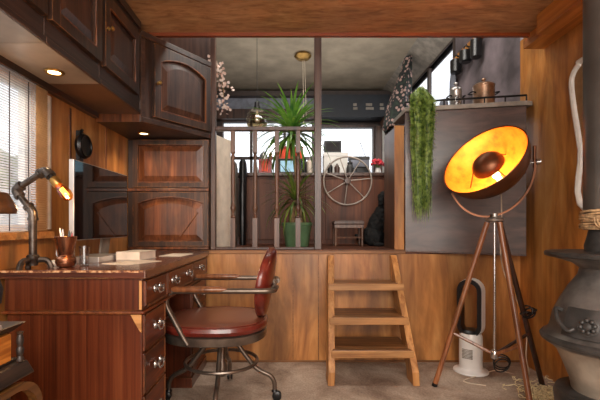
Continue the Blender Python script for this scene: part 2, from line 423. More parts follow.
# header trims above the far windows
b = MB(); b.box((XL, YF-.22, 2.83), (XR-.02, YF, 2.90)); S(b, 'trim_3', 'frame_dark')
b = MB(); b.box((XL, YF-.10, 2.66), (.36, YF, 2.83)); S(b, 'trim_4', 'blue_grey')
b = MB(); b.box((XL, YF-.14, 2.52), (.36, YF, 2.66)); S(b, 'trim_5', 'bal_dark')
b = MB(); b.box((.40, YF-.30, 2.50), (1.42, YF, 2.82)); hd = S(b, 'trim_6', 'darkblue')
for x, w in ((.90, .06), (1.08, .11), (1.28, .06)):
    for z in (2.60, 2.655):
        b = MB(); b.box((x, YF-.312, z), (x+w*(1 if z < 2.63 else .8), YF-.30, z+.035)); b.build('clip', 'cornice', hd)
b = MB(); b.box((1.27, YF-.10, ZP), (1.36, YF-.02, 2.42)); b.box((1.34, YF-.5, 2.4), (1.40, YF-.02, 2.52)); S(b, 'trim_7', 'baluster')
b = MB(); b.box((1.36, YF-.12, ZP), (1.44, YF-.02, 2.48)); S(b, 'trim_8', 'whitepaint')
b = MB(); b.box((1.44, YF-.20, ZP), (1.56, YF-.02, 2.5)); S(b, 'trim_9', 'darkblue')
# platform
b = MB(); b.box((XL, YB, 0), (XR, YB+.06, ZP-.03)); S(b, 'wall_platform_front', 'ply_v')
b = MB(); b.box((XL, YB+.002, ZP-.06), (XR, YF, ZP)); S(b, 'floor_upper', 'brown_cab')
b = MB(); b.box((-.62, YB-.015, ZP-.028), (.80, YB+.02, ZP-.004)); S(b, 'trim_10', 'tread', bev=.003)
b = MB()
for x in (.018, .195): b.box((x, YB-.004, .0), (x+.006, YB, ZP-.03))
b.box((XL, YB-.006, 0), (XR, YB, .012)); S(b, 'trim_11', 'tread')
# ceilings
b = MB(); b.box((XL-.1, -1.7, ZC), (XR+.1, 2.45, ZC+.06)); S(b, 'ceiling', 'ceil_ply')
b = MB(); b.box((-.88, 2.45, ZC-.02), (1.5, 2.475, ZC+.06)); S(b, 'trim_12', 'red_trim')
b = MB(); b.box((XL-.1, 2.455, ZC+.06), (XR+.1, 2.50, ZU+.05)); S(b, 'wall_riser', 'greywall')
b = MB(); b.box((XL-.1, 2.455, ZU), (XR+.1, YF+.1, ZU+.06)); S(b, 'ceiling_upper', 'ceil_up')
b = MB(); b.box((XL-.1, -1.75, 0), (XR+.1, -1.7, ZC+.1)); S(b, 'wall_rear', 'cream')
b = MB(); b.box((1.385, -1.2, 2.02), (1.47, 2.25, ZC)); S(b, 'trim_13', 'beam', bev=.004)
b = MB(); b.box((1.47, -1.2, 2.06), (XR, 2.52, ZC+.0)); S(b, 'trim_14', 'beam')

# left window: frame + glass
b = MB()
b.box((XL-.06, WY0, WZ0), (XL-.03, WY1, WZ0+.03)); b.box((XL-.06, WY0, WZ1-.02), (XL-.03, WY1, WZ1)); b.box((XL-.06, WY1-.04, WZ0), (XL-.03, WY1, WZ1)); b.box((XL-.06, WY0, WZ0), (XL-.03, WY0+.04, WZ1))
w = S(b, 'window_4', 'whitepaint')
b = MB(); b.box((XL-.05, WY0, WZ0), (XL-.045, WY1, WZ1)); b.build('pane', 'glass', w)
b = MB(); b.box((XL, .5, WZ0-.03), (XL+.035, 1.86, WZ0)); S(b, 'trim_15', 'pine')
b = MB(); b.box((XL, .5, WZ1+.005), (XL+.03, 2.3, WZ1+.04)); S(b, 'trim_16', 'dark_h')
# blind on the left window
bl = thing('reed_blind', 'pale see-through reed blind with dark cords over the left window', 'blind', (XL+.02, 1.2, .95))
b = MB()
z = .925
while z < 1.555:
    b.box((XL+.020, .6, z), (XL+.022, 1.745, z+.0075)); z += .0105
b.build('slats', 'slat', bl)
b = MB()
z = .925
while z < 1.555:
    b.box((XL+.014, 1.745, z), (XL+.018, 1.835, z+.0085)); z += .0105
b.build('edge_band', 'bamboo', bl, label='bamboo coloured edge of the blind')
b = MB()
for y in (1.33, 1.455, 1.575, 1.69): b.box((XL+.023, y, .925), (XL+.0255, y+.0035, 1.555))
b.build('cord', 'frame_dark', bl)
b = MB(); b.prism([(XL+.006, 1.845, .93), (XL+.012, 1.865, .93), (XL+.006, 1.885, .93)], (0, 0, .62)); cu = b.build('net_curtain', 'net')
tag(cu, 'narrow white curtain edge hanging just right of the reed blind', 'curtain')

# right window: arched white trim, glass and blind
def rw(px, py): # point on the right wall
    y = 400*XR/(px-290); return (XR, y, CH+(226-py)*y/400)
edge = [(1.02, 2.133), (1.36, 2.19), (1.594, 2.238), (1.742, 2.260), (1.80, 2.245), (1.835, 2.20), (1.85, 2.12)]
b = MB(); path = smoothp([(XR-.006, 1.27, 1.02)]+[(XR-.006, y, z) for z, y in edge]+[(XR-.006, 1.27, 1.855)], 5); b.tube(path, .017, 8); wt = S(b, 'window_5', 'whitepaint', smooth=True)
b = MB(); b.box((XR+.05, RY0, RZ0), (XR+.055, RY1, RZ1)); b.build('pane', 'glass', wt)
def yend(z):
    for (z0, y0), (z1, y1) in zip(edge, edge[1:]):
        if z0 <= z <= z1: return y0+(y1-y0)*(z-z0)/(z1-z0)
    return 2.1
b = MB(); z = 1.025
while z < 1.85:
    b.box((XR-.006, 1.27, z), (XR-.003, yend(z)-.01, z+.0085)); z += .0105
o = b.build('reed_blind', 'bamboo'); tag(o, 'warm reed blind in the arched window beside the flue pipe', 'blind')

# outside
b = MB(); b.box((-40, -30, -.9), (40, 60, -.85)); S(b, 'ground', 'tarmac')
def tree(x, y, zc, r, label):
    t = thing('tree', label, 'tree', (x, y, -.85), 'trees outside the left window')
    b = MB(); b.tube([(x, y, -.85), (x, y, zc)], [.12, .06], 8); b.build('trunk', 'cane', t)
    b = MB()
    for k in range(260):
        a = random.uniform(0, 2*PI); rr = r*math.sqrt(random.random()); zz = zc+random.uniform(-r*.8, r*.8)
        b.ball((x+rr*math.cos(a), y+rr*math.sin(a), zz), random.uniform(.08, .2)*r, 5, 4)
    b.build('foliage', 'hedge', t)
tree(-7.2, 9.3, 1.9, .9, 'bushy green tree seen through the left blind'); tree(-4.9, 11.6, 1.9, .9, 'bushy green tree seen through the left blind')
tree(-9.6, 9.6, 1.9, .9, 'bushy green tree seen through the left blind')
b = MB(); b.box((-9, 7.5, -.85), (-3.5, 7.7, 1.55)); b.box((-9.1, 7.4, 1.55), (-3.4, 7.8, 1.62)); gw = b.build('garden_wall', 'pale_wall')
tag(gw, 'pale rendered wall outside, below the trees, through the left blind', 'wall')

# ------------------------------------------------------------------ cabinet doors
def knob(parent, Mx, u, v, w, mat='brass', r=.011):
    b = MB(Mx); b.lathe([(r*.9, 0), (r*.9, .003), (r*.4, .005), (r*.4, .012), (r, .017), (r*1.05, .022), (r*.6, .028), (.001, .029)], (u, v, w), 14)
    return b.build('knob', mat, parent, smooth=True)
def door(parent, Mx, u0, u1, v0, v1, arch=0, panel='panel_w', frame='dark', kn=None, st=.055, th=.022, mould='mould'):
    """door lying in the u,v plane of Mx, thickness along +w"""
    n = 14
    def arc(ua, ub, vt, h, k=n):
        return [(ua+(ub-ua)*i/k, vt+h*math.sin(PI*i/k)**.8) for i in range(k+1)]
    a0, a1 = u0+st, u1-st; c0 = v0+st; c1 = v1-st-arch
    b = MB(Mx)
    b.box((u0, v0, 0), (a0, v1, th)); b.box((a1, v0, 0), (u1, v1, th)); b.box((a0, v0, 0), (a1, c0, th))
    top = arc(a0, a1, c1, arch) if arch else [(a0, c1), (a1, c1)]
    b.prism([(p[0], p[1], 0) for p in top]+[(a1, v1, 0), (a0, v1, 0)], (0, 0, th))
    d = b.build('door', frame, parent, bev=0)
    # inner moulding
    path = [(a0, c0, th*.8), (a1, c0, th*.8)]+[(p[0], p[1], th*.8) for p in reversed(top)]
    b = MB(Mx); b.tube(path, .006, 6, closed=True); b.build('moulding', mould, d)
    def ring(k, w):
        tp = arc(a0+k, a1-k, c1-k, arch) if arch else [(a0+k, c1-k), (a1-k, c1-k)]
        return [V((a0+k, c0+k, w)), V((a1-k, c0+k, w))]+[V((p[0], p[1], w)) for p in reversed(tp)]
    b = MB(Mx)
    r0 = ring(.0, .004); r1 = ring(.012, .006); r2 = ring(.045, .017)
    b.loft([r0, r1, r2], cap=False); b.f([b.v(p) for p in r2])
    bmesh.ops.remove_doubles(b.bm, verts=b.bm.verts[:], dist=.0002)
    b.build('raised_panel', panel, d)
    if kn: knob(d, Mx, kn[0], kn[1], th)
    return d

# left wall cabinets (faces at X=-.87, fronts facing +X)
XC = -.87
labs = ['dark panelled wall cabinet nearest the left edge of the photo', 'dark panelled wall cabinet over the desk, second along the left wall', 'dark panelled wall cabinet with brass knob beside the angled corner cabinet']
for i, (y0, y1) in enumerate(((1.0, 1.42), (1.42, 1.83), (1.83, 2.32))):
    t = thing('wall_cabinet', labs[i], 'cabinet', ((XL+XC)/2, (y0+y1)/2, 1.6), 'dark wall cabinets along the left wall')
    b = MB(); b.box((XL+.002, y0+.001, 1.60), (XC-.003, y1-.001, ZC-.002)); b.build('carcass', 'dark_h', t, bev=.003)
    for z0, z1, d in ((1.595, 1.618, .006), (2.085, 2.128, .008)):
        b = MB(); b.box((XC-.003, y0+.001, z0), (XC+d, y1-.001, z1)); b.build('moulding', 'dark_h', t, bev=.002)
    Mx = frame3((XC-.003, 0, 0), (0, 1, 0), (0, 0, 1), (1, 0, 0))
    b = MB(); b.box((XL+.004, y0+.002, 1.5945), (XC-.004, y1-.002, 1.5995)); b.build('underside', ('under_sheen', 'under_sheen', 'under_d')[i], t)
    e = .015 if i < 2 else .02
    door(t, Mx, y0+e, y1-(.015 if i < 2 else .06), 1.685, 2.03, kn=(y0+.045, 1.87) if i == 2 else None, st=.05)
# angled corner cabinet
P1, P2 = V((XC, 2.322, 0)), V((-.555, 2.78, 0)); ud = (P2-P1).normalized(); wd = V((ud.y, -ud.x, 0)); L = (P2-P1).length
t = thing('corner_cabinet', 'dark angled corner wall cabinet with arched panel door above the desk end', 'cabinet', (-.9, 2.6, 1.55))
ZD = 1.55
b = MB(); b.prism([(XL+.002, 2.325, ZD), (P1.x, 2.325, ZD), (P2.x, P2.y-.003, ZD), (P2.x, 2.88, ZD), (XL+.002, 2.88, ZD)], (0, 0, 2.06-ZD)); b.build('carcass', 'dark', t, bev=.003)
Mx = frame3(P1+wd*.0, tuple(ud), (0, 0, 1), tuple(wd))
for q in ((0, ZD, L, ZD+.03, .012), (0, 2.045, L, 2.08, .014), (0, ZD+.03, .03, 2.045, .008)):
    b = MB(Mx); b.box((q[0], q[1], 0), (q[2], q[3], q[4])); b.build('moulding', 'dark_h', t, bev=.003)
b = MB(); b.box((XL+.002, 2.3205, ZD), (XC-.004, 2.3245, 1.598)); b.build('end_strip', 'mould', t)
door(t, Mx, .085, L-.012, ZD+.045, 2.035, arch=.05, panel='panel_w', kn=(.108, 1.80), st=.048)
# dark upper panel behind
b = MB(); b.box((XL, 2.885, ZD), (-.555, 2.93, ZU)); S(b, 'wall_partition', 'bal_dark')
# tower cabinet below it, above the desk end
t = thing('panelled_cupboard', 'worn dark cupboard with flat upper door and arched lower door behind the desk', 'cupboard', (-.84, 2.9, ZP))
b = MB(); b.box((XL+.002, 2.782, ZP+.003), (-.562, 3.1, ZD-.003)); b.build('carcass', 'dark', t, bev=.003)
Mx = frame3((0, 2.782, 0), (1, 0, 0), (0, 0, 1), (0, -1, 0))
for z0, z1, d in ((1.185, 1.205, .026), (ZP+.003, ZP+.02, .024)):
    b = MB(Mx); b.box((XL+.01, z0, 0), (-.562, z1, d)); b.build('rail', 'mould', t, bev=.003)
door(t, Mx, XL+.045, -.566, 1.212, 1.54, panel='panel_c', frame='warm', st=.034)
door(t, Mx, XL+.045, -.566, ZP+.025, 1.18, arch=.045, panel='panel_c', frame='warm', st=.034)
b = MB(Mx); b.tube([(-.76, .87, .020), (-.635, 1.04, .020)], .005, 6); b.build('strut', 'mould', t)

def downlight(x, y, z, label, e=6):
    t = thing('downlight', label, 'light', (x, y, z), 'brass downlights under the wall cabinets')
    b = MB(); b.lathe([(.038, 0), (.040, -.004), (.034, -.009), (.026, -.006), (.026, 0)], (x, y, z), 24); b.build('ring', 'brass', t, smooth=True)
    b = MB(); b.lathe([(.024, -.002), (.024, -.005)], (x, y, z), 20); b.build('bulb', 'lamp_glow', t)
    ld = bpy.data.lights.new('downlight_spot', 'SPOT'); ld.energy = e; ld.color = (1, .72, .42); ld.spot_size = 2.2; ld.spot_blend = .8; ld.shadow_soft_size = .03
    l = bpy.data.objects.new('downlight_spot', ld); C.objects.link(l); l.location = (0, 0, -.02); l.parent = t
downlight(-.99, 1.68, 1.594, 'small brass downlight under the cabinet above the window blind', 4)
downlight(-.95, 2.60, ZD, 'small glowing downlight under the angled corner cabinet', 6)

# ------------------------------------------------------------------ desk
DX0, DX1, DY0, DY1 = -1.11, -.575, 1.555, 2.735
t = thing('pedestal_desk', 'worn mahogany pedestal desk along the left wall', 'desk', (-.84, 2.14, 0))
b = MB(); b.box((DX0-.012, DY0-.02, .742), (DX1+.02, DY1+.01, .775)); b.build('desktop', 'desk_top', t, bev=.004)
b = MB(); b.box((DX0, DY0, .615), (DX1, DY1, .742)); b.build('frieze', 'mahog', t, bev=.002)
b = MB(); b.box((DX0-.008, DY0-.009, .603), (DX1+.008, DY1+.004, .614)); b.build('moulding', 'mahog_h', t, bev=.003)
for (a, c) in ((DY0+.006, 1.845), (2.335, DY1-.006)):
    b = MB(); b.box((DX0+.005, a, .06), (DX1-.004, c, .603)); b.box((DX0, a-.006, 0), (DX1+.004, c+.006, .06)); p = b.build('pedestal', 'mahog', t, bev=.003)
b = MB(); b.box((DX0+.03, 1.845, .25), (DX0+.05, 2.335, .603)); b.build('modesty_panel', 'mahog', t)
b = MB(); b.hexa([(DX1-.045, DY0-.001, .600), (DX1-.003, DY0-.001, .600), (DX1-.003, DY0+.006, .600), (DX1-.045, DY0+.006, .600), (DX1-.012, DY0-.001, .54), (DX1-.003, DY0-.001, .53), (DX1-.003, DY0+.006, .53), (DX1-.012, DY0+.006, .54)]); b.build('chipped_corner', 'pine', t, label='pale bare wood where the veneer chipped')
b = MB(); b.box((DX0-.012, DY0-.0215, .766), (DX1+.018, DY0-.0195, .7735)); b.build('worn_edge', 'chip', t, label='chipped pale front edge of the desktop')
b = MB(); b.box((DX1-.011, DY0-.0015, .62), (DX1-.001, DY0+.002, .732)); b.build('edge_bead', 'pine_z', t)
def handle(parent, y, z, x=DX1+.012, w=.032):
    b = MB()
    for s in (-1, 1):
        b.lathe([(.013, 0), (.012, .003), (.006, .005), (.006, .014), (.009, .018), (.004, .021)], (x, y+s*w, z), 12, ax=(1, 0, 0), sx=1.3)
    b.tube(smoothp([(x+.014, y-w, z), (x+.018, y-w*.8, z-.016), (x+.018, y, z-.020), (x+.018, y+w*.8, z-.016), (x+.014, y+w, z)], 5), .0035, 6)
    b.ball((x+.004, y, z), (.003, .012, .009), 8, 6)
    return b.build('handle', 'chrome', parent, smooth=True)
def drawer(y0, y1, z0, z1, hs, x=DX1):
    b = MB(); b.box((x-.006, y0, z0), (x+.008, y1, z1)); d = b.build('drawer', 'mahog_h', t, bev=.003)
    b = MB()
    for q in ((y0, z0, y1, z0+.005), (y0, z1-.005, y1, z1), (y0, z0, y0+.005, z1), (y1-.005, z0, y1, z1)): b.box((x+.008, q[0], q[1]), (x+.011, q[2], q[3]))
    b.build('bead', 'mould', d)
    for h in hs: handle(d, h, (z0+z1)/2+.008)
drawer(1.57, 1.84, .628, .728, [1.70]); drawer(1.86, 2.32, .628, .728, [1.95, 2.22]); drawer(2.34, 2.72, .628, .728, [2.53])
for (a, c) in ((1.575, 1.832), (2.35, 2.715)):
    for z0, z1 in ((.45, .595), (.28, .44), (.08, .27)): drawer(a, c, z0, z1, [(a+c)/2], DX1-.006)
TZ = .775

# ------------------------------------------------------------------ things on the desk
# pipe lamp
lx, ly = -1.028, 1.60
t = thing('pipe_lamp', 'industrial iron pipe desk lamp with a glowing amber bulb', 'lamp', (lx, ly, TZ))
b = MB()
for a in (0.3, 2.4, 4.5):
    d = V((math.cos(a), math.sin(a), 0)); b.tube(rounded([V((lx, ly, TZ+.035)), V((lx, ly, TZ+.035))+d*.05, V((lx, ly, TZ+.012))+d*.062, V((lx, ly, TZ+.0))+d*.065], .015), .011, 8)
b.lathe([(.018, .012), (.020, .03), (.024, .035), (.024, .05), (.018, .056)], (lx, ly, TZ), 14); b.build('base', 'pipe', t, smooth=True)
def lp(px, py, y=ly): return V(((px-290)*y/400, y, CH+(226-py)*y/400))
A = V((lx, ly, TZ+.05)); B = lp(34, 212); Cc = lp(15, 190); D = lp(46, 170, ly-.01); E = lp(60, 187, ly-.02)
B = V((lx, ly, B.z)); Bu = B+V((0, 0, .03))
b = MB(); b.tube([A, B], .0145, 12)
b.tube([B, B+(Cc-B)*.96], .0125, 12); b.tube([Cc, D], .0125, 12); b.tube([D, D+(E-D)*.7], .012, 12)
b.build('pipe', 'pipe', t, smooth=True)
for p, q1, q2 in ((B, A, Cc), (Cc, B, D), (D, Cc, E)):
    d1 = (q1-p).normalized(); d2 = (q2-p).normalized()
    b = MB(); b.tube(rounded([p+d1*.028, p, p+d2*.028], .02), .0175, 12); b.tube([p+d1*.022, p+d1*.034], .0205, 12); b.tube([p+d2*.022, p+d2*.034], .0205, 12)
    b.build('elbow_joint', 'pipe', t, smooth=True)
bd = (E-D).normalized(); e0 = D+bd*.045
b = MB(); b.lathe([(.014, 0), (.019, .006), (.019, .035), (.016, .04)], e0, 16, ax=bd); b.build('socket', 'brass', t, smooth=True)
b = MB(); b.lathe([(.012, 0), (.014, .01), (.021, .028), (.0235, .045), (.021, .062), (.012, .074), (.002, .078)], e0+bd*.038, 20, ax=bd); b.build('bulb', 'amber', t, smooth=True)
bulb_end = e0+bd*.085
b = MB()
sd = bd.cross(V((0, 1, 0))).normalized()
for k in (-1, 0, 1): b.tube([e0+bd*.055+sd*k*.006, e0+bd*.095+sd*k*.008], .0022, 6)
b.build('filament', 'filament', t)
ld = bpy.data.lights.new('pipe_lamp_light', 'POINT'); ld.energy = 2.2; ld.color = (1, .62, .28); ld.shadow_soft_size = .03
l = bpy.data.objects.new('pipe_lamp_light', ld); C.objects.link(l); l.parent = t; l.location = bulb_end+bd*.03-V((lx, ly, TZ))+V((.0, -.02, -.0))

# copper mug of pens
cx, cy = -.93, 1.66
t = thing('copper_tumbler', 'copper pot with flared rim and round bulb foot holding pens', 'pot', (cx, cy, TZ))
b = MB(); b.lathe([(.022, 0), (.032, .004), (.040, .020), (.039, .036), (.030, .046), (.026, .050), (.031, .062), (.038, .098), (.043, .125), (.041, .125), (.035, .098), (.026, .06), (.001, .055)], (cx, cy, TZ), 32); b.build('body', 'copper', t, smooth=True)
b = MB(); b.torus((cx, cy, TZ+.048), .0285, .003); b.build('waist_ring', 'copper', t, smooth=True)
b = MB(); b.torus((cx, cy, TZ+.125), .042, .002); b.build('rim', 'copper', t, smooth=True)
for k, (dx, dy, h, m, r) in enumerate(((-.018, 0, .15, 'white', .004), (.006, .01, .14, 'black', .004), (.022, -.005, .13, 'stone_red', .0035), (-.004, -.012, .145, 'steel', .004), (.012, .014, .135, 'walnut_d', .0045))):
    b = MB(); b.tube([(cx+dx*.3, cy+dy*.3, TZ+.058), (cx+dx*1.3, cy+dy, TZ+h+.0), (cx+dx*1.35, cy+dy, TZ+h+.012)], [r, r, r*.4], 8)
    o = b.build('pen', m, smooth=True); tag(o, ['white pen leaning left in the copper pot', 'black pen at the back of the copper pot', 'red pen leaning right in the copper pot', 'steel pen at the front of the copper pot', 'dark brown pencil at the back right of the copper pot'][k], 'pen', 'pens in the copper pot')
def gl(x, y, h, r, label):
    t = thing('glass_jug', label, 'glass', (x, y, TZ), 'clear glasses beside the copper pot')
    b = MB(); b.lathe([(r*.75, 0), (r, .01), (r*.95, h*.5), (r*1.1, h), (r*1.03, h), (r*.88, h*.5), (r*.9, .014), (.001, .008)], (x, y, TZ), 24); b.build('body', 'clear', t, smooth=True)
    return t
g = gl(cx-.035, cy+.085, .10, .026, 'clear glass jug with handle, behind the copper pot on its left')
b = MB(); b.tube(smoothp([(cx-.062, cy+.085, TZ+.09), (cx-.087, cy+.085, TZ+.075), (cx-.085, cy+.085, TZ+.035), (cx-.062, cy+.085, TZ+.02)], 5), .004, 8); b.build('handle', 'clear', g, smooth=True)
gl(cx+.058, cy+.035, .085, .020, 'clear crumpled-looking glass tumbler just right of the copper pot')
b = MB(); b.loft([[V((-1.01+.035*math.cos(a)*s*(1+.2*math.sin(3*a)), 1.72+.028*math.sin(a)*s, TZ+h)) for a in [2*PI*k/16 for k in range(16)]] for s, h in ((1, 0), (1.1, .008), (.8, .018), (.3, .024))])
o = b.build('tissue', 'paper', smooth=True); tag(o, 'crumpled cream tissue lying between pipe lamp and copper pot', 'tissue')
# screen
SX = -.985
t = thing('computer_monitor', 'silver edged black flat screen standing on the desk against the left wall', 'monitor', (SX-.02, 2.11, TZ))
b = MB(); b.box((SX-.022, 1.82, .878), (SX, 2.42, 1.25)); b.build('casing', 'silver', t, bev=.002)
b = MB(); b.box((SX, 1.826, .882), (SX+.003, 2.414, 1.246)); b.build('screen', 'screen', t)
b = MB(); b.hexa([(SX-.06, 2.18, TZ+.005), (SX-.05, 2.18, TZ+.005), (SX-.05, 2.28, TZ+.005), (SX-.06, 2.28, TZ+.005), (SX-.035, 2.18, 1.0), (SX-.022, 2.18, 1.0), (SX-.022, 2.28, 1.0), (SX-.035, 2.28, 1.0)]); b.box((SX-.10, 2.15, TZ), (SX+.02, 2.31, TZ+.005)); b.build('stand', 'cornice', t, bev=.001)
# round black wall speaker
t = thing('wall_speaker', 'small round black speaker on the wood wall above the screen', 'speaker', (XL, 2.13, 1.37))
b = MB(); b.lathe([(.03, .0), (.060, .012), (.068, .030), (.062, .040), (.045, .034), (.02, .030), (.001, .032)], (XL+.004, 2.13, 1.37), 28, ax=(1, -.02, 0)); b.build('housing', 'black', t, smooth=True)
b = MB(); b.box((XL, 2.11, 1.29), (XL+.02, 2.15, 1.45)); b.tube([(XL+.012, 2.13, 1.44), (XL+.03, 2.12, 1.455)], .008, 8); b.build('bracket', 'black', t)
b = MB(); b.torus((XL+.044, 2.13, 1.37), .056, .006, ax=(1, -.02, 0)); b.build('grille_ring', 'blackmetal', t, smooth=True)
# laptop, book, papers
def slab(name, cx_, cy_, w, d, h, z, rot, mat, label, cat, group=None, pages=None):
    Mx = Matrix.Translation((cx_, cy_, z)) @ Matrix.Rotation(rot, 4, 'Z')
    if pages:
        t = thing(name, label, cat, (cx_, cy_, z), group)
        b = MB(Mx); b.box((-w/2+.003, -d/2+.003, .002), (w/2-.004, d/2-.003, h-.002)); b.build('pages', pages, t)
        b = MB(Mx); b.box((-w/2, -d/2, 0), (w/2, d/2, .002)); b.box((-w/2, -d/2, h-.002), (w/2, d/2, h)); b.box((-w/2, -d/2, 0), (-w/2+.003, d/2, h)); b.build('cover', mat, t)
        return t
    b = MB(Mx); b.box((-w/2, -d/2, 0), (w/2, d/2, h)); o = b.build(name, mat, bev=.0015); tag(o, label, cat, group); return o
slab('laptop', -.955, 1.97, .14, .24, .026, TZ, 0, 'silver', 'closed silver laptop lying below the screen', 'laptop')
slab('book', -.80, 2.09, .13, .17, .04, TZ, -.15, 'paper', 'thick pale book lying right of the closed laptop', 'book', pages='cream')
slab('paper_sheet', -.73, 1.86, .15, .22, .002, TZ, -.4, 'paper', 'loose white sheet in front of the pale book', 'paper')
slab('paper_sheet', -.66, 2.33, .13, .2, .003, TZ, -.1, 'paper', 'loose white sheet further along the desk towards the cupboard', 'paper')

# ------------------------------------------------------------------ swivel chair
ccx, ccy = -.37, 2.17
t = thing('office_chair', 'vintage swivel chair with oxblood leather seat and gunmetal tube arms', 'chair', (ccx, ccy, 0))
sx_, sy_ = -.395, 2.16
def sup(rx, ry, z, n=40, e=2.5, ox=0):
    out = []
    for k in range(n):
        a = 2*PI*k/n; c_, s_ = math.cos(a), math.sin(a)
        out.append(V((sx_+ox+rx*math.copysign(abs(c_)**(2/e), c_), sy_+ry*math.copysign(abs(s_)**(2/e), s_), z)))
    return out
b = MB(); b.loft([sup(.262, .252, .364), sup(.268, .258, .368), sup(.270, .260, .405), sup(.262, .252, .41)]); b.build('seat_pan', 'gun', t, smooth=True)
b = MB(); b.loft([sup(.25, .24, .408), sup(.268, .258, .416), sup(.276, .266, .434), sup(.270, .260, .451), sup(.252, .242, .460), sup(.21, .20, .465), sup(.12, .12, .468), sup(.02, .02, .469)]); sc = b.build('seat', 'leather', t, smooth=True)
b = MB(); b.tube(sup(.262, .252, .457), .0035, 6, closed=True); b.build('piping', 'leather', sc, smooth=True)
# backrest: oval pad in the y-z plane, tilted
Bx = Matrix.Translation((-.118, 2.16, .645)) @ Matrix.Rotation(math.radians(9), 4, 'Y')
b = MB(Bx)
prof = [(-.032, .2), (-.031, .80), (-.028, .92), (-.018, .985), (-.004, 1.0), (.010, .975), (.020, .90), (.027, .65), (.030, .2)]
def oval(x, s, n=36): return [V((x+.010*(math.sin(a)**2)*0 - .03*(math.cos(a)*s)**2, .205*s*math.cos(a), .188*s*math.sin(a))) for a in [2*PI*k/n for k in range(n)]]
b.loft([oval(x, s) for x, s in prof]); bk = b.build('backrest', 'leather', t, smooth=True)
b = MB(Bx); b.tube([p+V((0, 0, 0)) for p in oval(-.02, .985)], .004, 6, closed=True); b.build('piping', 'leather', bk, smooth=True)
AZ = .633
for s, yy in ((-1, 1.915), (1, 2.41)):
    b = MB(); b.tube(rounded([(-.49, yy+.0*s, .375), (-.505, yy, .40), (-.60, yy, .575), (-.575, yy, AZ), (-.16, yy, AZ), (-.075, yy-s*.01, AZ), (-.070, yy-s*.13, AZ)], .06, 7), .0135, 10)
    b.box((-.515, min(yy, yy-s*.03), .382), (-.48, max(yy, yy-s*.03), .41)); b.build('arm', 'gun', t, smooth=True)
    b = MB(); b.loft([[V((x, yy+w*math.cos(a), AZ+.008+h*math.sin(a))) for a in [2*PI*k/12 for k in range(12)]] for x, w, h in ((-.575, .006, .008), (-.55, .019, .015), (-.42, .022, .016), (-.33, .019, .014), (-.30, .008, .008))]); b.build('arm_pad', 'walnut', t, smooth=True)
b = MB(); b.tube([(-.082, 2.03, AZ), (-.082, 2.29, AZ)], .0115, 10); b.box((-.115, 2.12, AZ-.03), (-.082, 2.20, AZ+.03)); b.build('back_bracket', 'gun', t, smooth=True)
b = MB(); b.lathe([(.05, .372), (.05, .355), (.026, .345), (.020, .34), (.020, .22), (.03, .2), (.03, .15), (.018, .14)], (ccx, ccy, -.008), 20); b.build('column', 'gun', t, smooth=True)
b = MB(); b.torus((ccx, ccy, .215), .192, .0095, n=48); 
b.build('foot_ring', 'gun', t, smooth=True)
for k, a in enumerate((0.0, PI/2, PI, -PI/2+.06)):
    d = V((math.cos(a), math.sin(a), 0)); c0 = V((ccx, ccy, 0))
    pts = [c0+d*.02+V((0, 0, .335)), c0+d*.07+V((0, 0, .33)), c0+d*.11+V((0, 0, .27)), c0+d*.185+V((0, 0, .17)), c0+d*.265+V((0, 0, .135)), c0+d*.287+V((0, 0, .10)), c0+d*.287+V((0, 0, .055))]
    b = MB(); b.tube(rounded(pts, .04), .0125, 10); lg = b.build('leg', 'gun', t, smooth=True)
    e = c0+d*.287; sd = V((-d.y, d.x, 0))
    b = MB(); w = e+d*.012
    for s in (-1, 1): b.lathe([(.008, 0), (.024, .002), (.025, .008), (.020, .011), (.006, .012)], w+V((0, 0, .025))+sd*s*.004, 18, ax=sd*s)
    b.lathe([(.014, .045), (.018, .05), (.012, .062)], (e.x, e.y, 0), 12); b.build('caster', 'black', lg, smooth=True)

# ------------------------------------------------------------------ steps
t = thing('step_ladder', 'three-tread pine steps leaning up to the raised floor', 'steps', (.495, 2.55, 0))
for s in (-1, 1):
    x0 = .495+s*.232; x1 = .495+s*.272
    xt = 0.0
    zt = .74
    def q(x, y, z): return (x, y, z)
    loop = [(x0, 2.36, 0), (x0, 2.36+.13, 0), (x0, 2.36+.13, .05), (x0, 2.776, .60), (x0, 2.776, .745), (x0, 2.735, .745), (x0, 2.36, .08)]
    bb = MB(); bb.prism([(p[0] - s*(p[2]*.05), p[1], p[2]) for p in loop], (x1-x0, 0, 0)); bb.build('stringer', 'pine_z', t, bev=.003)
tr = [(.572, 2.606, 2.776, .232), (.376, 2.495, 2.776, .238), (.200, 2.400, 2.70, .244)]
for z, y0, y1, hw in tr:
    b = MB(); b.box((.495-hw+.024*z/.6, y0, z-.046), (.495+hw-.024*z/.6, y1, z)); b.build('tread', 'tread', t, bev=.005)
    b = MB(); b.box((.495-.246, y0-.008, z-.046), (.495+.246, y0-.0005, z-.003)); b.build('nosing', 'pine', t, bev=.002)

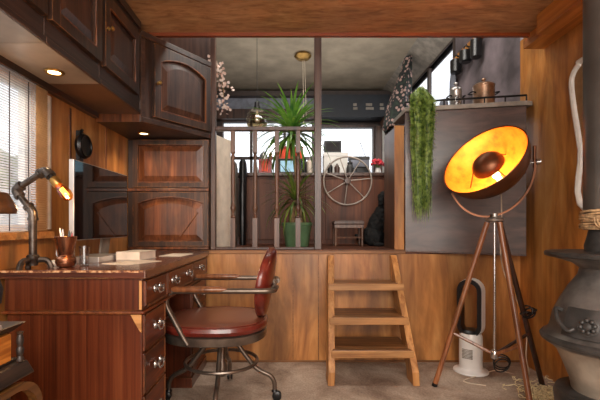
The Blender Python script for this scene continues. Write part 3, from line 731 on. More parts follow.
# ------------------------------------------------------------------ railing with balusters
t = thing('balustrade', 'dark wooden balustrade with turned spindles along the raised floor', 'railing', (-.15, 2.80, ZP))
YR = 2.81
for px, w in ((-.537, .017), (.195, .025)):
    b = MB(); b.box((px-w, YR-.025, ZP), (px+w, YR+.025, ZU-.002)); b.build('post', 'bal_dark', t, bev=.004)
b = MB(); b.box((-.52, YR-.022, 1.612), (.17, YR+.022, 1.64)); b.build('top_rail', 'bal_dark', t, bev=.004)
b = MB(); b.box((-.52, YR-.022, ZP), (.17, YR+.022, ZP+.018)); b.build('bottom_rail', 'bal_dark', t, bev=.004)
for x in (-.40, -.245, -.092, .056):
    b = MB(); b.box((x-.017, YR-.017, ZP+.018), (x+.017, YR+.017, 1.0)); b.box((x-.015, YR-.015, 1.46), (x+.015, YR+.015, 1.612))
    b.lathe([(.015, 1.0), (.019, 1.008), (.010, 1.02), (.009, 1.04), (.018, 1.06), (.020, 1.075), (.012, 1.095), (.010, 1.11), (.013, 1.2), (.015, 1.3), (.013, 1.38), (.010, 1.41), (.016, 1.43), (.010, 1.445), (.015, 1.46)], (x, YR, 0), 14)
    b.build('spindle', 'baluster', t, smooth=True)

# ------------------------------------------------------------------ partition, dark panel, shelf on the right
t = thing('partition_board', 'short orange-edged wooden partition at the right of the opening', 'partition', (.765, 2.95, ZP))
b = MB(); b.box((.735, 2.80, ZP), (.785, 3.12, 1.64)); b.build('board', 'baluster', t)
b = MB(); b.box((.728, 2.785, ZP), (.795, 2.80, 1.645)); b.build('front_edge', 'ply_y', t, bev=.002, label='orange wood edge strip')
a0, a1 = V((.80, 2.782, 0)), V((1.555, 2.63, 0)); dd = (a1-a0); nn = V((-dd.y, dd.x, 0)).normalized()
t = thing('counter_back', 'grey-brown glossy panel with railed shelf behind the tripod lamp', 'panel', (1.18, 2.75, ZP))
def ang(z00, z01, z10, z11, off0, off1, name, mat, bev=.003):
    p = [a0+nn*off0, a1+nn*off0, a1+nn*off1, a0+nn*off1]
    b = MB(); b.hexa([(p[0].x, p[0].y, z00), (p[1].x, p[1].y, z10), (p[2].x, p[2].y, z10), (p[3].x, p[3].y, z00), (p[0].x, p[0].y, z01), (p[1].x, p[1].y, z11), (p[2].x, p[2].y, z11), (p[3].x, p[3].y, z01)])
    return b.build(name, mat, t, bev=bev)
ang(.772, 1.735, .752, 1.735, 0, .02, 'panel', 'greypanel')
ang(.765, .775, .745, .758, -.004, .022, 'bottom_edge', 'bal_dark')
b = MB(); b.prism([(a0.x, a0.y-.01, 1.738), (a1.x, a1.y-.01, 1.738), (1.595, 2.63, 1.738), (1.595, 3.15, 1.738), (.80, 3.12, 1.738)], (0, 0, .03)); b.build('shelf', 'cornice', t, bev=.003)
b = MB(); r0 = a0+V((.0, 0, 1.805)); r1 = a1+V((0, 0, 1.805)); b.tube([r0, r1], .007, 8)
for k in range(7):
    p = a0.lerp(a1, k/6); b.tube([(p.x, p.y, 1.768), (p.x, p.y, 1.805)], .005, 6)
b.build('gallery_rail', 'blackmetal', t, smooth=True)
SZ = 1.768
# copper stock pot
def pot(x, y, r, h, mat, label, lid=True, lidmat=None):
    t = thing('cooking_pot', label, 'pot', (x, y, SZ), 'cooking pots on the railed shelf'); hs = min(.03, r*.35)
    b = MB(); b.lathe([(r*.95, 0), (r, .006), (r, h), (r*1.04, h+.004), (r*1.0, h+.006), (r*.96, h), (r*.95, .01), (.001, .008)], (x, y, SZ), 32); b.build('body', mat, t, smooth=True)
    if lid:
        b = MB(); b.lathe([(r*1.02, h+.006), (r*1.03, h+.014), (r*.8, h+.028), (r*.3, h+.036), (.008, h+.038), (.008, h+.05), (.018, h+.056), (.012, h+.066), (.001, h+.067)], (x, y, SZ), 32); b.build('lid', lidmat or mat, t, smooth=True)
    for s in (-1, 1):
        b = MB(); b.tube(smoothp([(x+s*r*.95, y-.025, SZ+h*.75), (x+s*(r+hs), y-.03, SZ+h*.77), (x+s*(r+hs), y+.03, SZ+h*.77), (x+s*r*.95, y+.025, SZ+h*.75)], 4), .005, 8); b.build('handle', 'blackmetal', t, smooth=True)
    b = MB(); b.lathe([(r*1.015, h*.45), (r*1.015, h*.5)], (x, y, SZ), 32, cap=False); b.build('band', mat, t)
pot(1.385, 2.86, .072, .165, 'copper_pot', 'wide lidded copper pot on the railed shelf')
pot(1.215, 2.93, .042, .16, 'steel', 'slim steel pot left of the copper pot on the railed shelf', lidmat='steel')
def jar(x, y, r, h, mat, label, z=SZ):
    t = thing('jar', label, 'jar', (x, y, z)); b = MB(); b.lathe([(r*.9, 0), (r, .005), (r, h*.75), (r*.7, h*.85), (r*.7, h*.88)], (x, y, z), 18); b.build('body', mat, t, smooth=True)
    b = MB(); b.lathe([(r*.8, h*.88), (r*.8, h), (r*.6, h*1.03)], (x, y, z), 18); b.build('lid', 'steel', t, smooth=True)
jar(1.10, 2.86, .03, .08, 'blue_grey', 'squat grey jar on the railed shelf')
jar(1.17, 2.80, .022, .09, 'clear', 'small clear jar left of the slim steel pot')
# rack of mugs hanging on the upper right wall
t = thing('hook_rail', 'wooden hook rail high on the grey wall above the copper pot', 'rail', (XR, 3.4, 2.5))
b = MB(); b.box((XR-.02, 3.0, 2.50), (XR, 3.95, 2.57)); b.build('board', 'ply_y', t)
b = MB()
for k in range(4): b.tube(smoothp([(XR-.02, 3.1+.2*k, 2.52), (XR-.05, 3.1+.2*k, 2.51), (XR-.055, 3.1+.2*k, 2.535)], 4), .004, 6)
b.build('hooks', 'blackmetal', t)
for k, (yy, h, r) in enumerate(((3.70, .12, .05), (3.5, .10, .05), (3.3, .15, .045))):
    u = thing('hanging_mug', ['black mug on the leftmost wall hook, by the bright window', 'black mug on the middle wall hook above the slim steel pot', 'tall black mug on the wall hook above the copper pot'][k], 'mug', (XR-.055, yy, 2.4), 'black mugs hanging on the grey wall')
    b = MB(); b.lathe([(r*.8, 0), (r, .01), (r, h), (r*.92, h), (r*.9, .015), (.001, .012)], (XR-.065, yy, 2.495-h*.9-.03), 18); b.build('body', 'black', u, smooth=True)
    b = MB(); b.torus((XR-.055, yy, 2.50), .022, .005, ax=(0, 1, 0), n=20); b.build('handle', 'black', u, smooth=True)
b = MB(); b.loft([[V((XR-.03-.012*math.cos(a), 3.86+w*math.sin(a), z)) for a in [2*PI*k/12 for k in range(12)]] for z, w in ((2.49, .02), (2.35, .07), (2.2, .08), (2.0, .06), (1.84, .05))]); o = b.build('hanging_cloth', 'blue_grey', smooth=True); tag(o, 'grey cloth hanging beside the bright window by the wall hooks', 'cloth')
# floral curtain
b = MB()
def crv(z, cxx, w, d): return [V((cxx+w*math.cos(a)*(1+.06*math.sin(7*a)), 4.65+d*math.sin(a)*(1+.10*math.sin(7*a)), z+(.03*math.sin(5*a) if z < 2.1 else 0))) for a in [2*PI*k/48 for k in range(48)]]
b.loft([crv(2.90, 1.37, .04, .08), crv(2.78, 1.355, .055, .10), crv(2.6, 1.32, .085, .14), crv(2.35, 1.27, .13, .17), crv(2.05, 1.24, .155, .18)])
cu = b.build('floral_curtain', 'floral', smooth=True); tag(cu, 'dark floral curtain bunched at the upper right window', 'curtain')

# ------------------------------------------------------------------ trailing plant
t = thing('trailing_plant', 'long trailing bright green plant hanging from the railed shelf', 'plant', (.885, 2.70, SZ))
gx, gy = .885, 2.70
b = MB(); b.lathe([(.045, 0), (.06, .08), (.062, .085), (.055, .085), (.04, .01), (.001, .008)], (gx, gy+.10, SZ), 20); b.build('pot', 'bal_dark', t, smooth=True)
b = MB()
for k in range(900):
    a = random.uniform(0, 2*PI); r = math.sqrt(random.random())
    x0 = gx+.085*r*math.cos(a); y0 = gy-.0+.03*r*math.sin(a)
    y0 = min(y0, 2.72)
    u = abs(x0-gx)/.085
    ln = random.uniform(.10, .80)*(1-.3*u*u) if random.random() < .85 else random.uniform(.7, .86)
    top = SZ+.05+random.uniform(-.05, .06)*(1-u)
    pts = [V((x0*.5+gx*.5, gy+.06, SZ+.09)), V((x0*.8+gx*.2, y0+.015, top+.02))]
    n = 7; tip = random.uniform(.45, .8)
    for i in range(1, n+1):
        q = i/n
        pts.append(V((gx+(x0-gx)*(1-q*(1-tip))+random.uniform(-.011, .011), y0-.028+random.uniform(-.006, .006), top-ln*q)))
    sd = V((math.cos(a*3), math.sin(a*3)*.6, 0)).normalized(); b.ribbon(pts, [.0019]*(len(pts)-1)+[.0006], sd)
    for i in range(2, len(pts)-1):
        p = pts[i]; d = V((random.uniform(-1, 1), -abs(random.uniform(0, .6)), random.uniform(-1.2, -.1))).normalized()*random.uniform(.018, .045)
        b.ribbon([p, p+d], [.0024, .0008], V((0, .3, 1)).cross(d).normalized())
b.build('foliage', 'grass', t)

# ------------------------------------------------------------------ tripod lamp
TX, TY = 1.135, 2.22
t = thing('tripod_floor_lamp', 'tripod floor lamp with big bronze dish, gold inside, wooden legs', 'floor lamp', (TX, TY, 0))
apex = V((TX, TY, .985))
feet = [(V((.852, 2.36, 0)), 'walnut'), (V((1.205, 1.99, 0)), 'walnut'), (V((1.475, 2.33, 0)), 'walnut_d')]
for fp, m in feet:
    tp = apex+(fp-apex).normalized()*.02+V(((fp.x-TX), (fp.y-TY), 0)).normalized()*.03
    b = MB(); b.tube([tp, tp.lerp(fp, .94), tp.lerp(fp, .95), fp], [.0145, .0145, .016, .013], 10); lg = b.build('leg', m, t, smooth=True)
    ax = (fp-tp).normalized()
    b = MB(); b.tube([fp-ax*.02, fp+V((0, 0, .001))], .016, 10); b.build('foot', 'black', lg, smooth=True)
b = MB(); b.lathe([(.02, -.02), (.045, -.012), (.048, 0), (.03, .008), (.016, .012), (.016, .03)], apex, 20); b.build('hub', 'steel', t, smooth=True)
b = MB(); b.tube([apex, (TX, TY, .23)], .0075, 10); b.lathe([(.018, .21), (.02, .225), (.02, .25), (.012, .26)], (TX, TY, 0), 14); b.build('centre_pole', 'chrome', t, smooth=True)
for fp, m in feet:
    tp = apex; p = tp.lerp(fp, .67); b = MB(); b.tube([p, (TX, TY, .232)], .009, 8); b.build('brace', m, t, smooth=True)
# dish
nrm = V((-.716, -.40, .573)).normalized()
dc = V((1.062, 2.20, 1.312))      # opening centre
R = .234
q = V((0, 0, 1)).rotation_difference(nrm)
outer = [(R*math.sin(a), -.195*math.cos(a)) for a in [PI/2*k/14 for k in range(15)]]
b = MB(); b.lathe([(max(r, .002)+.0, z) for r, z in outer]+[(R+.004, .003), (R+.001, .006), (R-.003, .002)], dc, 56, ax=nrm, cap=False); dish = b.build('dish', 'bronze', t, smooth=True)
inner = [(.985*R*math.sin(a), -.188*math.cos(a)) for a in [PI/2*k/14 for k in range(15)]]
b = MB(); b.lathe([(max(r, .002), z) for r, z in inner], dc, 56, ax=nrm, cap=False); b.build('gold_lining', 'gold', dish, smooth=True)
hr = .088
b = MB(); b.lathe([(hr, -.06)]+[(hr*math.cos(a), hr*math.sin(a)*.85-.06) for a in [PI/2*k/12 for k in range(13)]], dc, 40, ax=nrm, cap=False); b.build('inner_reflector', 'bronze', dish, smooth=True)
for k in range(3):
    b = MB()
    a = 2*PI*k/3+.5; p = q @ V((math.cos(a), math.sin(a), 0)); b.tube([dc+p*hr*.95-nrm*.05, dc+p*.15-nrm*.14], .003, 6)
    b.build('reflector_arm', 'bronze', dish)
b = MB(); b.lathe([(.016, 0), (.016, .03), (.020, .04), (.021, .05), (.016, .06), (.002, .066)], dc-nrm*.188, 20, ax=nrm); b.build('bulb', 'lamp_glow', dish, smooth=True)
ld = bpy.data.lights.new('dish_light', 'POINT'); ld.energy = 4.2; ld.color = (1, .74, .42); ld.shadow_soft_size = .035
l = bpy.data.objects.new('dish_light', ld); C.objects.link(l); l.parent = t; l.location = dc-nrm*.10-V((TX, TY, 0))
# yoke: half ring from side pivot to side pivot through the apex
yc = V((TX-.018, TY+.03, 1.262)); ry = .262; rx = .228
ax1 = V((1, -.34, .14)).normalized(); pts = []
dn = V((0, 0, -1)); dn = V((.04, 0, -1)).normalized()
for k in range(36):
    a = PI*k/40; pts.append(yc+ax1*(rx if k < 20 else .212)*math.cos(a)+dn*ry*math.sin(a))
b = MB()
loops = []
for i, p in enumerate(pts):
    tg = (pts[min(i+1, 35)]-pts[max(i-1, 0)]).normalized(); rad = (p-yc).normalized(); bn = tg.cross(rad)
    loops.append([p+rad*.006+bn*.012, p+rad*.006-bn*.012, p-rad*.004-bn*.012, p-rad*.004+bn*.012])
b.loft(loops); p0 = pts[0]; b.tube([p0-V((0, 0, .03)), p0+V((0, 0, .09))], .009, 10); b.tube([apex, yc+dn*ry], .012, 10)
yk = b.build('yoke', 'bronze', t, smooth=True)
b = MB(); b.tube([p0-ax1*.045, p0+ax1*.012], .008, 10); b.tube([p0+ax1*.010, p0+ax1*.028], .017, 14); b.build('pivot_knob', 'chrome', yk, smooth=True)
# power cord + coiled cable
b = MB(); b.tube(smoothp([dc-nrm*.193, (1.27, 2.40, 1.02), (1.30, 2.45, .7), (1.42, 2.42, .38), (1.44, 2.44, .15), (1.48, 2.50, .006), (1.35, 2.60, .006), (1.2, 2.52, .006), (1.05, 2.42, .006), (1.15, 2.35, .007)], 8), .0035, 6); b.build('power_cord', 'cord', t, smooth=True)
b = MB()
for k in range(5):
    b.torus((1.335+.01*k, 2.27, .45+.012*(k % 2)), .026+.004*(k % 3), .0045, ax=(math.sin(k), .5, math.cos(k*1.7)), n=20, m=6)
b.build('cable_knot', 'black', t, smooth=True)
b = MB()
for k in range(3):
    b.torus((TX+.04, TY, .17+.012*k), .042, .004, ax=(.2*k, .9, .3), n=20, m=6)
o = b.build('cable_bundle', 'black', t, smooth=True)

# ------------------------------------------------------------------ bladeless fan
fx, fy = 1.175, 2.60
t = thing('bladeless_fan', 'white bladeless tower fan with tall oval loop behind the tripod', 'fan', (fx, fy, 0))
b = MB(); b.lathe([(.10, 0), (.108, .004), (.106, .012), (.078, .022), (.072, .03)], (fx, fy, 0), 36); b.build('foot', 'white', t, smooth=True)
b = MB(); b.lathe([(.071, .028), (.071, .20), (.069, .235), (.060, .255)], (fx, fy, 0), 36); b.build('body', 'white', t, smooth=True)
FR = Matrix.Translation((fx, fy, 0)) @ Matrix.Rotation(-.72, 4, 'Z') @ Matrix.Translation((-fx, -fy, 0))
b = MB(FR)
for k in range(7): b.box((fx-.032, fy-.074, .10+.009*k), (fx+.032, fy-.066, .104+.009*k))
b.build('vents', 'cornice', t)
def racetrack(hw, hh, y, n=12):
    out = []
    for k in range(n+1): a = PI*k/n; out.append(V((fx+hw*math.cos(a), y,   .415+(hh-hw)+hw*math.sin(a))))
    for k in range(n+1): a = PI+PI*k/n; out.append(V((fx+hw*math.cos(a), y, .415-(hh-hw)+hw*math.sin(a))))
    return out
def ringloft(specs, name, mat):
    b = MB(FR); L = [racetrack(*s) for s in specs]; b.loft(L+[L[0]], cap=False); return b.build(name, mat, t, smooth=True)
ringloft([(.076, .188, fy-.030), (.079, .190, fy+.035), (.070, .180, fy+.040), (.068, .178, fy-.031)], 'loop', 'white')
ringloft([(.074, .186, fy-.042), (.075, .187, fy-.031), (.058, .168, fy+.030), (.048, .156, fy+.028), (.050, .160, fy-.042)], 'inner_ring', 'black')
b = MB(); b.lathe([(.058, .245), (.065, .262), (.05, .275)], (fx, fy, 0), 30); b.build('collar', 'black', t, smooth=True)

# ------------------------------------------------------------------ pot-belly stove + flue
sx0, sy0 = 1.20, 1.50
prof = [(.05, .10), (.10, .12), (.155, .20), (.17, .235), (.175, .30), (.120, .318), (.128, .36), (.150, .42), (.170, .468), (.196, .490), (.214, .502), (.222, .518), (.214, .532), (.197, .545), (.190, .57), (.182, .61), (.160, .66), (.130, .715), (.100, .760), (.094, .785), (.12, .805), (.175, .822), (.180, .828)]
t = thing('potbelly_stove', 'cast iron pot-belly stove at the right edge of the room', 'stove', (sx0, sy0, 0))
b = MB(); b.lathe([p for p in prof if p[1] >= .49], (sx0, sy0, 0), 56); b.build('body', 'iron', t, smooth=True)
b = MB(); b.lathe([(.120, .316), (.128, .36), (.150, .42), (.170, .468), (.196, .492)], (sx0, sy0, 0), 56); b.build('fire_bowl', 'ash', t, smooth=True)
b = MB(); b.lathe([(.05, .12), (.11, .13), (.165, .20), (.175, .25), (.18, .300), (.172, .318), (.12, .322)], (sx0, sy0, 0), 48); b.build('ash_base', 'iron_d', t, smooth=True)
b = MB(); b.lathe([(.195, .826), (.208, .830), (.211, .840), (.206, .847), (.02, .849)], (sx0, sy0, 0), 56); b.build('top_plate', 'iron_d', t, smooth=True)
b = MB(); b.lathe([(.205, .500), (.222, .508), (.226, .520), (.218, .530), (.20, .535)], (sx0, sy0, 0), 56, cap=False); b.build('belly_band', 'iron_d', t, smooth=True)
for k in range(3):
    a = 2*PI*k/3+.9; d = V((math.cos(a), math.sin(a), 0)); c0 = V((sx0, sy0, 0))
    b = MB(); b.tube(smoothp([c0+d*.11+V((0, 0, .17)), c0+d*.19+V((0, 0, .13)), c0+d*.185+V((0, 0, .06)), c0+d*.21+V((0, 0, .012))], 5), [.03]*5+[.025]*5+[.02]*6, 10); b.build('leg', 'iron_d', t, smooth=True)
def prad(z):
    for (r0, z0), (r1, z1) in zip(prof, prof[1:]):
        if z0 <= z <= z1: return r0+(r1-r0)*(z-z0)/(z1-z0+1e-9)
    return .15
az = math.radians(-146)
def sp(a, z, off): r = prad(z)+off; return V((sx0+r*math.cos(a), sy0+r*math.sin(a), z))
b = MB(); n = 14
for side in (0,):
    grid = [[sp(az-.46+.92*i/n, .548+.10*j/6, .009) for i in range(n+1)] for j in range(7)]
    back = [[sp(az-.46+.92*i/n, .548+.10*j/6, -.004) for i in range(n+1)] for j in range(7)]
    b.loft(grid, cap=False, closed=False)
    rim = grid[0]+[r[-1] for r in grid[1:]]+grid[-1][::-1][1:]+[r[0] for r in grid[::-1][1:-1]]
    rimb = back[0]+[r[-1] for r in back[1:]]+back[-1][::-1][1:]+[r[0] for r in back[::-1][1:-1]]
    b.loft([rim, rimb], cap=False)
    bmesh.ops.remove_doubles(b.bm, verts=b.bm.verts[:], dist=.0002)
dr = b.build('door', 'iron_d', t, smooth=True)
c = sp(az, .594, .012); rd = V((math.cos(az), math.sin(az), .25)).normalized(); qq = V((0, 0, 1)).rotation_difference(rd)
b = MB(); b.lathe([(.032, -.004), (.034, .004), (.028, .006), (.010, .008), (.012, .014), (.001, .018)], c, 24, ax=rd)
for k in range(8):
    a = 2*PI*k/8; p = c+qq @ V((.021*math.cos(a), .021*math.sin(a), .007)); b.ball(p, .0085, 10, 6)
b.build('flower_medallion', 'iron_d', dr, smooth=True)
b = MB(); b.tube(smoothp([sp(az-.62, .63, .004), sp(az-.60, .635, .03), sp(az-.45, .60, .035), sp(az-.28, .572, .03), sp(az-.20, .58, .02)], 5), .007, 8); b.build('latch_handle', 'iron_d', dr, smooth=True)
for k in (-1, 1):
    b = MB(); b.tube([sp(az+.50, .60+k*.03-.012, .01), sp(az+.50, .60+k*.03+.012, .01)], .009, 8); b.build('hinge', 'iron', dr, smooth=True)
t = thing('flue_pipe', 'dark steel flue pipe rising from the pot-belly stove', 'pipe', (sx0, sy0, .849))
b = MB(); b.lathe([(.078, .849), (.080, .87), (.072, .90), (.066, .93), (.0, .93)], (sx0, sy0, 0), 36); b.build('collar', 'iron_d', t, smooth=True)
b = MB(); b.lathe([(.083, .93), (.083, ZC-.001)], (sx0, sy0, 0), 36); b.build('tube', 'flue', t, smooth=True)
b = MB(); pts = []
for k in range(24*9+1):
    a = 2*PI*k/24; pts.append((sx0+(.090+.003*math.sin(k*.9))*math.cos(a), sy0+(.090+.003*math.sin(k*.9))*math.sin(a), .935+.0075*k/24+.004*math.sin(k*.31)))
b.tube(pts, .0048, 6); 
for k in range(6):
    a = random.uniform(2.9, 4.4); b.tube(smoothp([(sx0+.093*math.cos(a), sy0+.093*math.sin(a), .98), (sx0+.10*math.cos(a+.1), sy0+.10*math.sin(a+.1), .95), (sx0+.10*math.cos(a+.4), sy0+.10*math.sin(a+.4), .925)], 4), .003, 5)
o = b.build('twine_coil', 'twine', smooth=True); tag(o, 'coil of pale twine wound round the foot of the flue pipe', 'twine')
# straw on the floor
b = MB()
for k in range(260):
    cx0 = min(1.57, random.gauss(1.44, .075)); cy0 = random.gauss(2.13, .11); z = .004+abs(random.gauss(0, .012))
    a = random.uniform(0, 2*PI); r = random.uniform(.02, .06)
    p = []
    for i in range(8):
        aa = a+i*random.uniform(.3, .5); p.append((cx0+r*math.cos(aa), cy0+r*math.sin(aa), z+.014*abs(math.sin(i*.9+k))))
    b.tube(smoothp(p, 2), .0024, 4)
o = b.build('straw', 'straw'); tag(o, 'loose curly straw scattered on the floor beside the stove', 'straw'); o['kind'] = 'stuff'

# ------------------------------------------------------------------ little cabinet + lamp at lower left
t = thing('side_cabinet', 'low orange wood cabinet with black mouldings at the lower left corner', 'cabinet', (-.92, .8, 0))
b = MB(); b.box((-1.10, .45, .590), (-.734, 1.055, .662)); b.build('top_box', 'chest', t, bev=.003)
b = MB(); b.hexa([(-1.11, .43, .662), (-.745, .43, .662), (-.745, 1.075, .662), (-1.11, 1.075, .662), (-1.12, .42, .684), (-.722, .42, .684), (-.722, 1.10, .684), (-1.12, 1.10, .684)]); b.build('top', 'chest_blk', t, bev=.003)
b = MB(); b.hexa([(-1.12, .42, .545), (-.70, .42, .545), (-.70, 1.10, .545), (-1.12, 1.10, .545), (-1.12, .42, .582), (-.715, .42, .582), (-.715, 1.09, .582), (-1.12, 1.09, .582)]); b.box((-1.10, .44, .582), (-.735, 1.08, .592)); b.build('shelf', 'chest_blk', t, bev=.004)
for (x, y) in ((-.722, 1.070), (-.722, .44)):
    b = MB(); b.lathe([(.009, .584), (.010, .590), (.006, .598), (.009, .606), (.010, .616), (.006, .624), (.009, .634), (.009, .645), (.006, .655), (.009, .662)], (x, y, 0), 14); b.build('spindle', 'chest_blk', t, smooth=True)
# arched side frame just below the shelf, opening with rounded top corners
def archp(off):
    ya, yb, zt, r = .44+off, 1.12-off, .538-off, .09
    out = [(ya, 0)]+[(ya+r-r*math.cos(PI/2*k/8), zt-r+r*math.sin(PI/2*k/8)) for k in range(9)]+[(yb-r+r*math.sin(PI/2*k/8), zt-r+r*math.cos(PI/2*k/8)) for k in range(9)]+[(yb, 0)]
    return out
po, pi_ = archp(0), archp(.016)
b = MB()
for k in range(len(po)-1):
    b.hexa([(-.715, *po[k]), (-.715, *pi_[k]), (-.715, *pi_[k+1]), (-.715, *po[k+1]), (-.692, *po[k]), (-.692, *pi_[k]), (-.692, *pi_[k+1]), (-.692, *po[k+1])])
bmesh.ops.remove_doubles(b.bm, verts=b.bm.verts[:], dist=.0001)
b.build('arched_frame', 'arch_wood', t)
b = MB(); b.box((-1.10, .46, 0), (-.74, 1.06, .545)); b.build('lower_box', 'chest_blk', t)
t = thing('table_lamp', 'small lamp with brown wooden shade and dark glass stem at the left edge', 'lamp', (-.765, 1.0, .684))
ox, oy = -.765, 1.0
b = MB(); b.lathe([(.038, 0), (.036, .006), (.012, .010), (.010, .04), (.012, .05)], (ox, oy, .684), 24); b.build('base', 'silver', t, smooth=True)
b = MB(); b.lathe([(.012, .05), (.036, .065), (.040, .10), (.032, .13), (.012, .15), (.010, .27), (.008, .275)], (ox, oy, .684), 24); b.build('stem', 'darkblue', t, smooth=True)
b = MB(); b.lathe([(.068, .293), (.070, .305), (.064, .320), (.05, .345), (.02, .352), (.001, .353), (.02, .345), (.05, .335), (.062, .300)], (ox, oy, .684), 36, cap=False); b.tube([(ox, oy, .95), (ox, oy, 1.034)], .005, 8); b.build('shade', 'shade', t, smooth=True)

# ------------------------------------------------------------------ raised area furnishing
CZ = 1.425
t = thing('long_sideboard', 'long red-brown sideboard across the raised area', 'sideboard', (.2, 3.8, ZP))
b = MB(); b.box((-.46, 3.62, ZP), (1.30, 4.0, CZ-.03)); b.build('carcass', 'brown_cab', t, bev=.004)
b = MB(); b.box((-.49, 3.59, CZ-.03), (1.33, 4.03, CZ)); b.build('top', 'bal_dark', t, bev=.004)
for x0, x1 in ((-.44, .12), (.14, .30), (.32, .86)):
    b = MB(); b.box((x0, 3.606, ZP+.04), (x1, 3.62, CZ-.06)); b.build('door', 'brown_cab', t, bev=.004)
# spoked wheel
wc = V((.51, 3.54, 1.345)); 
t = thing('spoked_wheel', 'thin metal wheel with seven spokes mounted on the sideboard front', 'wheel', wc)
b = MB(); b.torus(wc, .212, .0075, ax=(0, 1, 0), n=64, m=10); b.build('rim', 'wheel', t, smooth=True)
b = MB()
for k in range(7):
    a = 2*PI*k/7+.10; b = MB(); b.tube([wc+V((.03*math.cos(a), 0, .03*math.sin(a))), wc+V((.21*math.cos(a), 0, .21*math.sin(a)))], .0045, 8); b.build('spoke', 'wheel', t, smooth=True)
b = MB(); b.lathe([(.0, -.02), (.026, -.018), (.032, 0), (.03, .02), (.02, .03), (.02, .065)], wc, 24, ax=(0, 1, 0)); b.build('hub', 'bal_dark', t, smooth=True)
# foot stool
t = thing('footstool', 'small footstool with turned legs and padded top in the opening', 'stool', (.48, 3.33, ZP))
b = MB(); b.loft([[V((.48+sx1*.125*c1, 3.33+sx1*.09*s1, z)) for c1, s1 in ((-1, -1), (1, -1), (1, 1), (-1, 1))] for sx1, z in ((.95, .955), (1, .962), (1, .980), (.9, .990))]); b.build('seat', 'hedge' if False else 'bal_dark', t, bev=.005)
b = MB(); b.box((.48-.118, 3.33-.083, .93), (.48+.118, 3.33+.083, .955)); b.build('apron', 'baluster', t)
for sx1 in (-1, 1):
    for sy1 in (-1, 1):
        b = MB(); b.lathe([(.010, ZP), (.013, ZP+.02), (.008, ZP+.04), (.012, ZP+.07), (.009, ZP+.10), (.013, ZP+.13), (.013, .935)], (.48+sx1*.108, 3.33+sy1*.073, 0), 12); b.build('leg', 'baluster', t, smooth=True)
for y in (3.257, 3.403):
    b = MB(); b.tube([(.372, y, .85), (.588, y, .85)], .006, 8); b.build('stretcher', 'baluster', t)
# dog
def dog():
    me = bpy.data.meshes.new('dog'); bm = bmesh.new()
    o0 = V((.735, 3.32, ZP))
    def el(c, r, rot=0):
        g = bmesh.ops.create_uvsphere(bm, u_segments=16, v_segments=10, radius=1)
        for v in g['verts']:
            p = V((v.co.x*r[0], v.co.y*r[1], v.co.z*r[2])); p.rotate(Matrix.Rotation(rot, 3, 'Y')); v.co = p+V(c)
    el((-.045, 0, .085), (.085, .095, .085))           # haunches
    el((-.02, 0, .17), (.068, .075, .12), .25)         # trunk
    el((.02, 0, .25), (.058, .065, .085), .2)          # chest
    el((.035, 0, .335), (.038, .040, .06), .3)         # neck
    el((.05, 0, .395), (.055, .050, .048))             # skull
    el((.10, 0, .375), (.040, .026, .024))             # muzzle
    for s in (-1, 1):
        el((.035, s*.050, .365), (.024, .012, .045), .1)   # ears
        el((-.03, s*.075, .07), (.07, .035, .065), -.3)    # thigh
        el((.03, s*.085, .015), (.05, .022, .016))         # hind paw
        for k in range(9): el((.062+.012*math.sin(k*.4), s*.035, .21-.022*k), (.024-.0012*k, .024-.0012*k, .022))
        el((.085, s*.035, .013), (.034, .020, .014))       # front paw
    for k in range(6): el((-.12-.018*k, .03+.01*k, .025+.002*k*k), (.022, .018, .018))
    for v in bm.verts: v.co = Matrix.Scale(1.02, 3) @ v.co
    bm.to_mesh(me); bm.free()
    o = bpy.data.objects.new('dog', me); C.objects.link(o); o.location = o0
    o.rotation_euler = (0, 0, -.5)
    me.materials.append(M['fur'])
    r = o.modifiers.new('remesh', 'REMESH'); r.mode = 'VOXEL'; r.voxel_size = .007; r.use_smooth_shade = True
    tx = bpy.data.textures.new('curls', 'CLOUDS'); tx.noise_scale = .022
    d = o.modifiers.new('curls', 'DISPLACE'); d.texture = tx; d.strength = .022; d.mid_level = .5
    tag(o, 'black curly-haired dog sitting beside the footstool, looking right', 'dog'); return o
dog()
# cream door leaf at the left
t = thing('cream_door', 'cream door leaf with pale wood edge standing open left of the spindles', 'door', (-.5, 2.98, ZP))
p = [V((-.545, 2.87, 0)), V((-.530, 2.86, 0)), V((-.45, 3.06, 0)), V((-.475, 3.07, 0))]
b = MB(); b.loft([[q_+V((0, 0, ZP+.004)) for q_ in p], [q_+V((0, 0, 1.60)) for q_ in p]]); b.build('leaf', 'cream', t, bev=.008)
b = MB(); b.box((-.560, 2.845, ZP+.004), (-.532, 2.87, 1.605)); b.build('edge_strip', 'pine_z', t)
t = thing('radiator_cabinet', 'slim pale grey cabinet behind the cream door leaf', 'cabinet', (-.5, 3.6, ZP))
b = MB(); b.box((-.56, 3.35, ZP), (-.47, 3.57, 1.50)); b.build('body', 'cornice', t, bev=.006); b = MB(); b.box((-.47, 3.38, ZP+.04), (-.462, 3.55, 1.46)); b.build('door', 'cornice', t, bev=.002)
b = MB(); b.loft([[V((-.405+.7*w*math.cos(a)*(1+.15*math.sin(3*a+z*20)), 3.46+.05*math.sin(a), z)) for a in [2*PI*k/14 for k in range(14)]] for z, w in ((ZP+.0, .035), (.95, .045), (1.1, .04), (1.2, .048), (1.32, .042), (1.42, .050), (1.49, .044), (1.515, .03), (1.52, .01))]); o = b.build('draped_coat', 'black', smooth=True); tag(o, 'dark coat bundle hanging behind the second spindle', 'coat')

